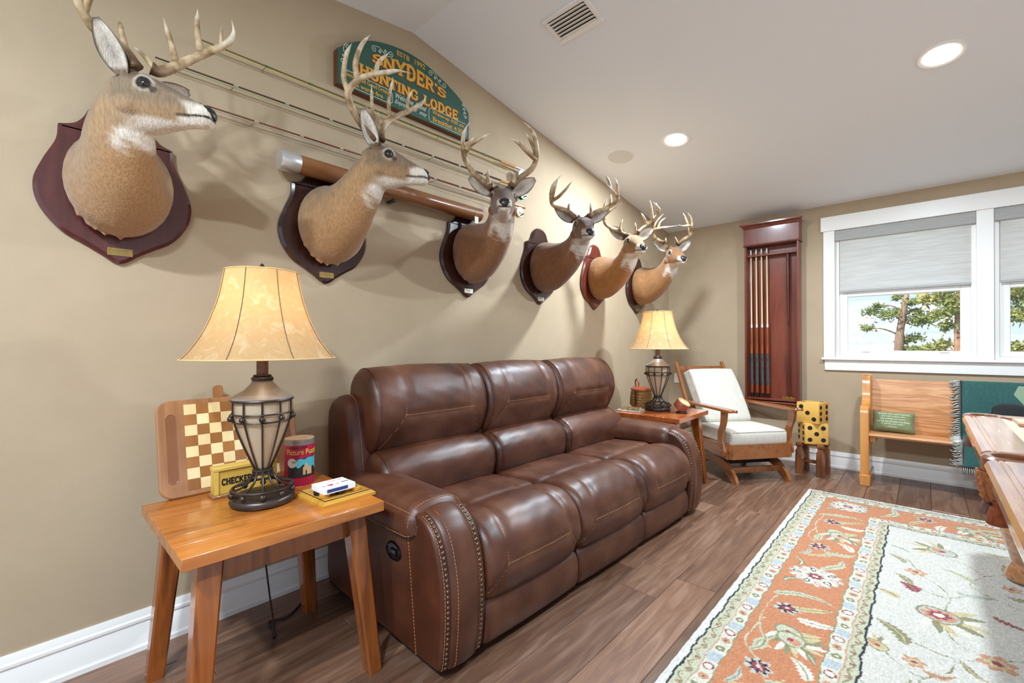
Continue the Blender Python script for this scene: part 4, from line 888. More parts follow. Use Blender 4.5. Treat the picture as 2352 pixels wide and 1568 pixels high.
def grid_patch(a0, a1, z0, z1, r, name, mat, par, top=None, bot=None):
    n = 14; m = MB(); rr = []
    for k in range(n+1):
        a = a0+(a1-a0)*k/n; zb = bot(k/n) if bot else z0; zt = top(k/n) if top else z1
        rr.append([(r*math.cos(a/r), r*math.sin(a/r), zb), (r*math.cos(a/r), r*math.sin(a/r), zt)])
    m.loft(rr, cap=False, closed=False); return obj(name, m, mat, par, ang=0, fix=False)
R0 = .0577
pic = grid_patch(-.05, .075, .034, .112, R0, 'picture_sky', M('print sky', '4fb3c4', .45), cn, top=lambda t: .105+.012*t)
grid_patch(-.05, .075, .034, .06, R0+.0002, 'picture_ground', M('print ground', '2a211d', .45), pic, top=lambda t: .083-.03*t+.02*math.sin(t*9)**2)
grid_patch(.012, .05, .045, .08, R0+.0004, 'picture_chapel', M('print chapel', 'c9a980', .45), pic, top=lambda t: .074+.02*math.exp(-((t-.35)/.2)**2))
grid_patch(.022, .028, .045, .062, R0+.0006, 'picture_door', M('print dark', '40322a', .45), pic); grid_patch(-.05, .075, .112, .125, R0+.0002, 'picture_tree', M('print leaves', '2f4a34', .45), pic, bot=lambda t: .104+.012*t+.004*math.sin(t*20), top=lambda t: .107+.012*t)
curved([(-.03+.019*(1+.06*math.cos(12*a))*math.cos(a), .095+.019*(1+.06*math.cos(12*a))*math.sin(a)) for a in np.linspace(0, 2*math.pi, 48, endpoint=False)], R0+.0009, 'seal', M('print cream', 'e4dcc9', .5), cn)
def wrap_text(s, h, w, a0, z0, mat, name, r, shear=0):
    m = text(s, h, w, .0004, shear=shear, align='LEFT'); m.v = [((r+p[2])*math.cos((a0+p[0])/r), (r+p[2])*math.sin((a0+p[0])/r), z0+p[1]) for p in m.v]; return obj(name, m, mat, cn, ang=0, kind='stuff')
wrap_text('Picture Puzzle', .022, .135, -.052, .128, M('print yellow', 'e9d04a', .5), 'lettering', R0+.0005); wrap_text('Deluxe Adult', .011, .07, -.04, .152, M('print maroon', '4c0f22', .5), 'script', R0+.0005, .4)
wrap_text('340', .009, .014, -.029, .095, M('print red', 'b22a2a', .5), 'piece_count', R0+.0016)
# board game with a deck of cards
gb = thing('peg_game_board', 'flat golden wooden game board under the deck of cards', 'game board', (.62, .805, .62), math.radians(3))
GB = wood('golden oak', 'cf9a3c', 'b57f28', axis='y', rough=.3, coat=.4, scale=5)
obj('board', MB().loft([[(x*s, y*s, z) for x, y in ((-.105, -.105), (.105, -.105), (.105, .105), (-.105, .105))] for s, z in ((1, 0), (1, .010), (.84, .023), (.001, .023))], cap=True), GB, gb, ang=20)
obj('inlay_line', MB().tube([(x*.092, y*.092, .0215) for x, y in ((-1, -1), (1, -1), (1, 1), (-1, 1))], .0018, 4, closed=True), M('inlay dark', '1f160d', .5), gb)
for k, (x, y, dark) in enumerate(((.675, .735, 0), (.68, .854, 0), (.63, .735, 1), (.608, .848, 0), (.673, .797, 1), (.583, .748, 0))):
    if dark: o = obj('game_piece', MB().lathe([(.017, 0), (.0185, .004), (.0185, .012), (.014, .015), (.001, .015)], 24), M('black disc', '17130f', .4), None, (x, y, .643))
    else: o = obj('game_piece', MB().lathe([(.016, 0), (.0185, .003), (.0185, .011), (.016, .015), (.001, .015)], 8), GB, None, (x, y, .643), ang=20)
    tag(o, ('golden eight-sided game piece peeking out at the front left corner of the card box', 'golden eight-sided game piece peeking out at the front right corner of the card box', 'round black game piece under the left end of the card box', 'golden eight-sided game piece behind the right end of the card box', 'round black game piece under the middle front of the card box', 'golden eight-sided game piece behind the left end of the card box')[k], 'game piece', 'black game pieces on the board' if dark else 'golden game pieces on the board')
dk = thing('card_deck', 'white box of playing cards with red and blue print on the game board', 'card box', (.650, .782, .6581), math.radians(2))
obj('box', MB().box(-.049, .049, -.061, .061, 0, .021, b=.0012), M('card box white', 'ecebea', .4), dk); BLU = M('card blue', '26407e', .45); CRD = M('card red', 'c2303a', .45)
obj('side_print', MB().box(.0491, .0495, -.05, .03, .005, .017), BLU, dk, ang=0); ht = [(.0013*(16*math.sin(a)**3)*.55, .0013*(13*math.cos(a)-5*math.cos(2*a)-2*math.cos(3*a)-math.cos(4*a))*.55) for a in np.linspace(0, 2*math.pi, 28, endpoint=False)]
MT = basis((.015, -.02, .021), (0, 1, 0), (-1, 0, 0), (0, 0, 1))
obj('heart_print', MB().prism(ht, 0, .0004, MT), CRD, dk, ang=0)
for s, y in (('A', -.045), ('A', .008)): o = obj('ace_print', text(s, .014, None, .0004), CRD, dk, ang=0); o.matrix_local = basis((.022, y, .0213), (0, 1, 0), (-1, 0, 0), (0, 0, 1))
obj('stripe_print', MB().box(.005, .012, .025, .055, .021, .0214), BLU, dk, ang=0); o = obj('title_print', text('PLAYING CARDS', .01, .055, .0004), M('card pink', 'd98a8a', .5), dk, ang=0, kind='stuff'); o.matrix_local = basis((-.022, .02, .0213), (0, 1, 0), (-1, 0, 0), (0, 0, 1))
# ================================================================== small things on the far table
WK = M('wicker', 'b98a4c', .7, col2='7e5526', scale=9, stretch=(14, 14, 26), ramp=(.4, .6), bump=.6, bscale=9); SAD = M('saddle leather', '9a4a2c', .4, coat=.2)
bk_ = thing('creel_basket', 'wicker fishing creel with leather lid and handle on the far end table', 'basket', (.36, 3.83, .62), -.55)
rw = [[(.125*math.cos(a)*k*(1.0 if math.cos(a) > 0 else 1), .078*math.copysign(abs(math.sin(a))**.7, math.sin(a))*k, z) for a in np.linspace(0, 2*math.pi, 36, endpoint=False)] for k, z in ((.96, 0), (1, .006), (.99, .06), (.93, .11), (.88, .145))]
obj('woven_body', MB().loft(rw), WK, bk_); wv = 0
for z, k in ((.02, 1.0), (.045, .995), (.07, .98), (.095, .955), (.12, .92)): obj('weave_band', MB().tube([(.126*math.cos(a)*k, .079*math.copysign(abs(math.sin(a))**.7, math.sin(a))*k, z+.004*math.sin(a*18)) for a in np.linspace(0, 2*math.pi, 72, endpoint=False)], .0045, 5, closed=True), WK, bk_)
obj('lid', MB().loft([[(.12*math.cos(a)*k, .076*math.copysign(abs(math.sin(a))**.7, math.sin(a))*k, z) for a in np.linspace(0, 2*math.pi, 36, endpoint=False)] for k, z in ((.95, .144), (1.0, .148), (.99, .158), (.7, .176), (.05, .182))]), SAD, bk_)
obj('lid_slot', MB().box(-.03, .03, -.02, .0, .170, .1795, b=.003), M('creel dark', '1f130c', .7), bk_); obj('handle', MB().tube(cr([(-.09, 0, .165), (-.1, 0, .215), (-.075, 0, .24), (-.045, 0, .215), (-.045, 0, .175)], 5), .007, 8), SAD, bk_); obj('strap', MB().box(.02, .055, -.083, -.079, .01, .15, b=.001), M('dark strap leather', '4c2a24', .35), bk_)
bs = thing('coaster_tray', 'flat stoneware tray under the patterned booklet on the far table', 'tray', (.42, 3.52, .62), .15); obj('tray', MB().prism(rrect(.2, .17, .012), 0, .012, inset=.004, ih=.004), M('grey stoneware', 'b7b0a3', .5, col2='8f8879', scale=20), bs)
bo = thing('booklet', 'small brown patterned booklet lying on the stoneware tray', 'book', (.42, 3.525, .6325), .3); obj('cover', MB().box(-.075, .075, -.055, .055, 0, .012, b=.001), M('patterned cover', 'a8865a', .5, col2=['6b5233', 'd2b98a'], scale=60), bo); obj('pages', MB().box(-.073, .0765, -.053, .053, .002, .010), M('paper', 'e6dfcf', .8), bo, ang=0)
rd = thing('round_trinket_box', 'round brown leather box with a carved cream top tilted on a dark foot', 'trinket box', (.80, 3.665, .62), -.4)
obj('foot', MB().lathe([(.043, 0), (.045, .004), (.044, .014), (.03, .02)], 28), M('dark foot wood', '2a1d18', .4, coat=.4), rd); Mt = Matrix.Translation((0, 0, .065)) @ Matrix.Rotation(.6, 4, 'Y') @ Matrix.Rotation(-.25, 4, 'X')
dr = obj('drum', MB().lathe([(.052, -.032), (.056, -.028), (.056, .03), (.053, .034)], 32, M=Mt), M('brown drum leather', '8a4026', .35, coat=.2), rd); obj('carved_top', MB().lathe([(.054, .033), (.054, .038), (.048, .042), (.03, .041), (.001, .043)], 32, M=Mt), M('cream carved face', 'e2c79a', .6, col2='b58e5c', scale=45, bump=.6, bscale=70), rd)
obj('cream_band', MB().lathe([(.0566, -.005), (.0568, .031)], 12, M=Mt @ Matrix.Rotation(2.2, 4, 'Z'), cap=False), M('cream coil', 'e9d8b4', .6, bump=.5, bscale=60), rd) if False else None
# ================================================================== rocking chair in the corner
CW = wood('chair maple', '8a5027', '6c3a18', '9c5f33', axis='x', rough=.28, coat=.5, scale=4, fine=8); LIN = M('oatmeal linen', 'd9d2c4', .9, col2='c6bfb2', scale=4, stretch=(3, 90, 3), ramp=(.35, .65), bump=.15, bscale=40, sheen=.2)
ch = thing('platform_rocker', 'wooden platform rocking chair with pale linen cushions in the far corner', 'rocking chair', (1.25, 4.26, 0), -math.radians(37.7))
def bx(n, *a, b=.004, seg=2, par=None, m=None): return obj(n, MB().box(*a, b=b, seg=seg), m or CW, par or ch)
obj('front_rail', MB().prism([(-.30, -.02), (-.275, .005), (.275, .005), (.30, -.02), (.30, -.03), (-.30, -.03)], .21, .333, basis((0, 0, 0), (0, 1, 0), (1, 0, 0), (0, 0, 1))), CW, ch, ang=20)
for s in (-1, 1):
    obj('side_rail', MB().prism([(-.03, .205), (-.03, .333), (-.3, .325), (-.58, .30), (-.58, .235), (-.3, .225)], s*.30-.014, s*.30+.014, basis((0, 0, 0), (1, 0, 0), (0, 0, 1), (0, -1, 0))), CW, ch, ang=25)
    ol_ = [tuple(p) for p in cr([(.05, .0), (.1, .006), (.115, .03), (.09, .034), (-.3, .035), (-.56, .035), (-.57, -.0), (-.56, -.035), (-.3, -.035), (.05, -.035), (.11, -.03), (.115, -.01)], 3, True)]
    obj('arm_rest', MB().prism([(a-.06, c+s*.31) for a, c in ol_], .612, .634, inset=.004, ih=.006), CW, ch, ang=30)
    sp_ = [(-.035, .613), (-.045, .52), (-.075, .44), (-.085, .36), (-.07, .29), (-.06, .235)]; c_ = cr(sp_, 5); wd = np.interp(np.linspace(0, 1, len(c_)), [0, .3, .6, .85, 1], [.036, .03, .032, .04, .026])
    o_ = [(p[0]+w, p[1]) for p, w in zip(c_, wd)]+[(p[0]-w, p[1]) for p, w in zip(c_[::-1], wd[::-1])]
    sup = obj('arm_support', MB().prism(o_, s*.327-.011, s*.327+.011, basis((0, 0, 0), (1, 0, 0), (0, 0, 1), (0, -1, 0))), CW, ch, ang=30)
    for z in (.26, .3): obj('bolt', MB().ball((-.066, s*.339, z), .006, 8, 6, (1, .5, 1)), M('dark bolt', '3a2616', .4), sup)
    obj('back_post', MB().bar((-.50, s*.285, .24), (-.93, s*.262, .995), .028, .05, b=.006, up=(1, 0, 0), h2=.036), CW, ch)
    rp = cr([(.03, .0), (.022, .035), (-.03, .10), (-.12, .165), (-.25, .19), (-.4, .165), (-.52, .09), (-.58, .03), (-.6, 0)], 5); lo_ = cr([(-.56, 0), (-.5, .05), (-.42, .105), (-.28, .125), (-.17, .105), (-.09, .05), (-.03, .0)], 5)
    obj('base_runner', MB().prism([tuple(p) for p in rp]+[tuple(p) for p in lo_], s*.25-.014, s*.25+.014, basis((0, 0, 0), (1, 0, 0), (0, 0, 1), (0, -1, 0))), CW, ch, ang=30)
bx('base_stretcher', -.085, -.065, -.235, .235, .075, .125); bx('base_stretcher', -.51, -.49, -.235, .235, .075, .125); bx('rear_rail', -.58, -.55, -.285, .285, .235, .30)
bx('rocker_block', -.36, -.2, -.235, .235, .12, .155, m=M('rocker spring dark', '1e1a18', .6)); bx('seat_deck', -.55, -.03, -.285, .285, .29, .318, m=M('seat webbing', '4b3c30', .9))
bx('back_crossbar', -.925, -.90, -.25, .25, .90, .955); bx('back_crossbar', -.70, -.68, -.255, .255, .55, .60)
p = Puff([(-.50, .325), (-.505, .38), (-.49, .44), (-.26, .452), (-.03, .444), (.0, .42), (.003, .37), (-.005, .33), (-.03, .322), (-.25, .32)], -.285, .25, .022, .004, nv=26)
cu_ = obj('seat_cushion', p.mesh(), LIN, ch, ang=180); obj('piping', MB().tube([p.point(p.u(-.005, .432), v, .001) for v in np.linspace(.03, .97, 24)], .003, 6), LIN, cu_, ang=180)
p = Puff([(-.435, .457), (-.455, .53), (-.60, .78), (-.70, .915), (-.73, .93), (-.81, .90), (-.82, .87), (-.70, .68), (-.55, .47), (-.50, .448)], -.24, .24, .022, .008, nv=26)
cu_ = obj('back_cushion', p.mesh(), LIN, ch, ang=180); obj('piping', MB().tube([p.point(u, .05, .001) for u in np.linspace(p.u(-.44, .475), p.u(-.73, .93), 24)], .003, 6), LIN, cu_, ang=180)
# ================================================================== big dice on a stool
DY = M('yellow die paint', 'e6b45c', .45, col2='dea950', scale=5); PIP = M('black pip', '15130f', .6)
STW = wood('stool walnut', '6b3a1c', '472310', '834c26', axis='z', rough=.4, coat=.3, scale=5)
so = thing('wooden_stool', 'small dark wooden stool with four chunky legs carrying the dice', 'stool', (1.515, 4.895, 0), -math.radians(6))
for sx in (-1, 1):
    for sy in (-1, 1):
        l_ = obj('leg', MB().loft([[(sx*.082+a*w, sy*.082+b*w, z) for a, b in ((-1, -.75), (-.75, -1), (.75, -1), (1, -.75), (1, .75), (.75, 1), (-.75, 1), (-1, .75))] for w, z in ((.029, 0), (.031, .1), (.027, .21), (.019, .232), (.019, .246), (.026, .258), (.026, .274), (.022, .2822))]), STW, so, ang=30)
    obj('stretcher', MB().box(sx*.082-.012, sx*.082+.012, -.055, .055, .09, .125, b=.003), STW, so)
obj('cross_stretcher', MB().box(-.07, .07, -.014, .014, .092, .122, b=.003), STW, so); obj('seat', MB().prism([(.075*math.cos(a)*1.15, .075*math.sin(a)*1.15) for a in np.linspace(0, 2*math.pi, 24, endpoint=False)], .262, .2825), STW, so)
pip_me = mesh_of('pip', MB().lathe([(.0195, -.0005), (.0195, .0006), (.0185, .001)], 20)); pip_me.materials.append(PIP)
PIPS = {1: [(0, 0)], 2: [(-1, -1), (1, 1)], 3: [(-1, 1), (0, 0), (1, -1)], 4: [(-1, -1), (1, 1), (-1, 1), (1, -1)], 5: [(-1, -1), (1, 1), (-1, 1), (1, -1), (0, 0)], 6: [(-1, -1), (-1, 0), (-1, 1), (1, -1), (1, 0), (1, 1)]}
def die(x, y, z, rz, faces, label):
    s = .0925; t = thing('giant_die', label, 'die', (x, y, z), rz, 'two giant dice'); obj('cube', MB().box(-s, s, -s, s, 0, 2*s, b=.005, seg=2), DY, t)
    for (nx, ny, nz), v in faces.items():
        n = Vector((nx, ny, nz)); a = Vector((0, 0, 1)).cross(n) if not nz else Vector((1, 0, 0)); b = n.cross(a)
        for i, j in PIPS[v]:
            p_ = Vector((0, 0, s))+n*s+a*i*.053+b*j*.053; o = bpy.data.objects.new('pip', pip_me); COL.objects.link(o); o.parent = t; o.location = p_; o.rotation_euler = n.to_track_quat('Z', 'Y').to_euler()
# local -y / +x faces are turned to the room
die(1.515, 4.895, .283, math.radians(28), {(0, -1, 0): 5, (-1, 0, 0): 6, (0, 0, 1): 3, (1, 0, 0): 1, (0, 1, 0): 2}, 'lower giant yellow die showing five black pips, resting on the stool')
die(1.515, 4.895, .4685, -math.radians(15.7), {(0, -1, 0): 3, (1, 0, 0): 6, (0, 0, 1): 2, (-1, 0, 0): 1, (0, 1, 0): 4}, 'upper giant yellow die showing three black pips, stacked on the other die')
# ================================================================== cue rack on the far wall
RK = wood('mahogany', '6b2c1c', '521d12', '7d3a26', axis='z', rough=.3, coat=.5, scale=4, fine=8)
cr_ = thing('cue_rack', 'tall mahogany wall rack for pool cues left of the window', 'cue rack', (1.125, YF, .58))
def rb(n, *a, b=.003): return obj(n, MB().box(*a, b=b), RK, cr_)
rb('back_panel', -.235, .235, -.016, 0, .02, 1.62); rb('side_panel', -.245, -.225, -.13, 0, .02, 1.62); rb('side_panel', .225, .245, -.13, 0, .02, 1.62); rb('bottom_shelf', -.225, .225, -.125, -.0165, .03, .05); rb('base_molding', -.255, .255, -.14, 0, 0, .02, b=.006)
rb('header_panel', -.25, .25, -.138, 0, 1.632, 1.80); rb('header_bead', -.258, .258, -.146, 0, 1.62, 1.632, b=.005); cs = [(0, 1.80), (.138, 1.80), (.142, 1.81), (.16, 1.828), (.172, 1.835), (.172, 1.848), (0, 1.848)]
obj('crown_molding', MB().loft([[(sx*(.25+max(0, d-.138)), -d, z) for d, z in cs] for sx in (-1, 1)]), RK, cr_, ang=25)
rb('cue_shelf', -.225, .225, -.095, -.0165, 1.515, 1.535); obj('backplate', MB().box(-.2245, .2245, -.02, -.0162, 1.535, 1.60), RK, cr_, ang=0)
CUEC = [('cue_shaft', 'e8cfa2', .76, 1.505, .0075, .0060), ('joint', 'dfdcd6', .725, .76, .0098, .0095), ('forearm', 'a3541c', .455, .725, .0125, .0098), ('wrap', '4d5252', .13, .455, .0145, .0125), ('butt', '8f3f18', .045, .13, .0155, .0145), ('bumper', '121212', 0, .045, .013, .0155), ('ferrule', 'f0eee8', 1.505, 1.535, .006, .006), ('tip', '6f8fae', 1.535, 1.545, .006, .005)]
for k, (lb, fc_) in enumerate((('leftmost pool cue standing in the mahogany rack', 'b5631d'), ('second pool cue from the left in the mahogany rack', '9a4a1a'), ('third pool cue from the left in the mahogany rack', 'a3541c'), ('fourth pool cue from the left, beside the empty middle of the rack', 'a9501b'))):
    c = thing('pool_cue', lb, 'pool cue', (.935+.0497*k, YF-.068, .6302), group='pool cues in the rack'); c.rotation_euler = (0, -.006, 0)
    for n, cl, z0, z1, r0, r1 in CUEC:
        mt = M('cue '+n+(str(k) if n == 'forearm' else ''), fc_ if n == 'forearm' else cl, .3 if n != 'wrap' else .8, coat=.4 if n not in ('wrap', 'tip') else 0, col2=('7a2f10' if n in ('forearm', 'butt') else '383c3c' if n == 'wrap' else None), scale=40 if n == 'wrap' else 6, stretch=(8, 8, 1) if n != 'wrap' else (1, 1, 1))
        obj(n, MB().lathe([(r0, z0), (r1, z1)], 14), mt, c)
br = thing('bridge_stick', 'dark wooden bridge stick on the right side of the cue rack', 'bridge stick', (1.272, YF-.06, .6302)); br.rotation_euler = (0, -.007, 0); DKW = wood('dark red stick', '5a2416', '431a10', axis='z', coat=.5)
obj('stick', MB().lathe([(.0065, .03), (.0075, .745)], 12), DKW, br); obj('collar', MB().lathe([(.0082, .745), (.0085, .765)], 12), PIP, br); obj('handle', MB().lathe([(.009, .765), (.0145, 1.1), (.0145, 1.47)], 12), DKW, br)
obj('brass_head', MB().prism([(-.06, 0), (.05, 0), (.05, .018), (.035, .012), (.02, .026), (.0, .014), (-.02, .026), (-.035, .012), (-.06, .02)], -.003, .003, basis((0, -.004, .002), (1, 0, 0), (0, 0, 1), (0, -1, 0))), M('brass', 'b8923e', .3, metal=.9), br, ang=20)
# ================================================================== church pew under the window
OAK = M('pew oak', 'd2945c', .35, col2=['dda06a', 'b87844', 'dba06c', 'a9683a', 'd99c66'], scale=1.5, stretch=(.8, 9, 9), detail=5, ramp=(.2, .8), distort=1.3, coat=.3); OAKE = wood('golden oak end', 'c47a30', 'a8611f', 'd08d42', axis='z', rough=.3, coat=.45, scale=4, fine=10)
PX0, PX1 = 1.872, 4.05
pw = thing('church_pew', 'long golden oak church pew under the window', 'pew', (PX0, 4.75, 0))
def pew_end(x):
    pr = [(.012, .09), (.012, .60), (.02, .635), (.03, .655)]+[tuple(p) for p in cr([(.06, .664), (.11, .668), (.16, .69), (.185, .74), (.2, .84), (.215, .90), (.245, .918), (.30, .918), (.33, .905)], 4)]+[(.335, .86), (.30, .5), (.33, .2), (.37, .09)]
    e = obj('end_panel', MB().prism(pr, x, x+.058, yzx(0), inset=.006, ih=.006), OAKE, pw, ang=25); obj('plinth_block', MB().box(x-.006, x+.066, 0, .40, 0, .09, b=.004), OAKE, e); return e
pew_end(0); pew_end(PX1-PX0-.058); Lp = PX1-PX0
obj('seat', MB().loft([[(x, y, z) for y, z in ((.02, .412), (.012, .425), (.02, .44), (.05, .443), (.2, .436), (.36, .43), (.36, .405), (.05, .405))] for x in (.0585, Lp-.0585)]), OAK, pw, ang=25)
obj('seat_bracket', MB().box(.0585, .10, .06, .34, .36, .4045, b=.003), OAKE, pw); obj('seat_bracket', MB().box(Lp-.10, Lp-.0585, .06, .34, .36, .4045, b=.003), OAKE, pw)
obj('backrest', MB().loft([[(x, y, z) for y, z in ((.325, .40), (.29, .435), (.275, .50), (.29, .70), (.315, .86), (.325, .874), (.345, .874), (.352, .86), (.325, .68), (.315, .5), (.345, .40))] for x in (.0585, Lp-.0585)]), OAK, pw, ang=25)
# pillow
pc = M('sage pillow cloth', '7f8a5f', .9, col2='737e55', scale=60, bump=.1, bscale=200, sheen=.2)
pi2_ = thing('quote_pillow', 'small sage green pillow with white lettering at the left end of the pew', 'pillow', (2.075, 4.955, .437)); pi2_.rotation_euler = (-math.radians(22), 0, math.radians(-2))
w, h = .137, .09; gv = []; nx_, nz_ = 22, 16
def pil(sgn):
    rows = []
    for j in range(nz_+1):
        r = []
        for i in range(nx_+1):
            a, b = -1+2*i/nx_, -1+2*j/nz_; th_ = .05*((1-a**4)*(1-b**4))**.55; k = 1-.05*(1-b*b)*0; xx = a*w*(1-.05*(1-abs(b))**1.0*(abs(a))); zz = h+b*h*(1-.06*(1-a*a))
            r.append((xx, sgn*th_, zz))
        rows.append(r)
    return rows
pb = MB().loft(pil(-1), cap=False, closed=False); pb.loft(pil(1), cap=False, closed=False); pbm = mesh_of('pillow', pb); bm_ = bmesh.new(); bm_.from_mesh(pbm); bmesh.ops.remove_doubles(bm_, verts=bm_.verts, dist=.0004); bmesh.ops.recalc_face_normals(bm_, faces=bm_.faces); bm_.to_mesh(pbm); bm_.free(); shade(pbm, 180)
pbo = obj('pillow_body', pbm, pc, pi2_)
thk = lambda a, b: .05*max(0, (1-(a/w)**4)*(1-((b-h)/h)**4))**.55
def pillow_text(s, z0, hh, ww):
    m = text(s, hh, ww, .0004); m.v = [(p[0], -thk(p[0], z0+p[1])-.0012-p[2], z0+p[1]) for p in m.v]; obj('lettering', m, M('white ink', 'e8e8dc', .8), pbo, ang=0, kind='stuff')
for k, (s, ww) in enumerate((('"Go afield with a good attitude,', .215), ('and with respect for', .15), ('the wildlife you hunt,', .16), ('and for the forests and fields', .215), ('in which you walk."', .15), ('-Fred Bear', .06))): pillow_text(s, .140-.0215*k, .0135 if k < 5 else .010, ww)
# throw blanket
TEAL = M('teal woven throw', '33605c', .95, col2='2b5350', scale=40, stretch=(4, 1, 1), bump=.15, bscale=120, sheen=.2)
tw = thing('throw_blanket', 'teal woven throw with striped fringe draped over the pew', 'blanket', (2.48, 4.75, .44))
path = [(.36, .35), (.356, .40), (.345, .438), (.325, .4385), (.31, .43), (.285, .27), (.27, .08), (.262, .012), (.2, .006), (.05, .010), (.012, .006), (.004, -.02), (.004, -.12), (.006, -.175)]
pth = cr(path, 5); rows = []
for x in np.linspace(0, .95, 26): rows.append([(x+.008*math.sin(i*.35)*(1 if x < .05 else 0), p[0]-.004-.0035*(1+math.sin(x*19+i*.3)), p[1]+.0055*(1 if 8 < i < 60 else 0)) for i, p in enumerate(pth)])
tb_ = MB().loft(rows, cap=False, closed=False); to_ = obj('cloth', tb_, TEAL, tw, ang=180, fix=False); sm_ = to_.modifiers.new('s', 'SOLIDIFY'); sm_.thickness = .004
SAGE = M('sage patch', '8fa586', .95, sheen=.2); pts_ = [(.285, .36), (.31, .425), (.6, .425), (.6, .18), (.34, .28)]
yb = lambda z: np.interp(z, [.08, .27, .43], [.27, .285, .31])-.0125
obj('woven_patch', MB().loft([[(x, yb(z), z) for x, z in pts_], [(x, yb(z)-.0015, z) for x, z in pts_]]), SAGE, to_, ang=0)
FD, FL_ = M('fringe charcoal', '23272a', .95), M('fringe ivory', 'd8d6c8', .95)
for nm, mt, ph_ in (('dark_fringe', FD, 0), ('light_fringe', FL_, .5)):
    f = MB(); n = 150
    for k in range(n):
        i = (k+ph_)/n*(len(pth)-1)*.985; i0 = int(i); t_ = i-i0; p_ = pth[i0]*(1-t_)+pth[min(i0+1, len(pth)-1)]*t_; L_ = .05+.012*math.sin(k*2.3)+.008*math.sin(k*7.1); dz_ = -.012+.01*math.sin(k*1.7)
        f.tube([(0, p_[0]-.007, p_[1]+.004), (-L_*.4, p_[0]-.012-.003*math.sin(k), p_[1]+.004+dz_*.3), (-L_*.75, p_[0]-.010, p_[1]+.002+dz_), (-L_, p_[0]-.009, p_[1]+dz_*.4)], [.003, .0036, .003, .0012], 5)
    for k in range(90):
        x = .95*(k+ph_)/90; p_ = pth[-1]; f.tube([(x, p_[0]-.004, p_[1]+.002), (x-.004*math.sin(k), p_[0]-.004-.004*math.sin(k*1.9), p_[1]-.03), (x+.003*math.sin(k*3), p_[0]-.004, p_[1]-.055)], [.002, .0024, .001], 5)
    obj(nm, f, mt, tw, ang=180, kind='stuff')
obj('hem_stripe', MB().loft([[(.002, p[0]-.0125, p[1]+.007), (.008, p[0]-.0125, p[1]+.007), (.008, p[0]-.014, p[1]+.007), (.002, p[0]-.014, p[1]+.007)] for p in pth[18:40]]), FD, to_, ang=0)
bc = thing('black_cushion', 'black rounded cushion on the pew just above the pool table corner', 'cushion', (2.74, 4.93, .452)); p = Puff([(-.02, .0), (-.035, .1), (-.02, .22), (.01, .27), (.045, .24), (.06, .1), (.05, .0)], -.1, .1, .06, .02, nv=20)
o = obj('cushion', p.mesh(), M('black cloth', '1b1d1e', .9, sheen=.2), bc, ang=180); o.rotation_euler = (0, 0, math.pi/2)
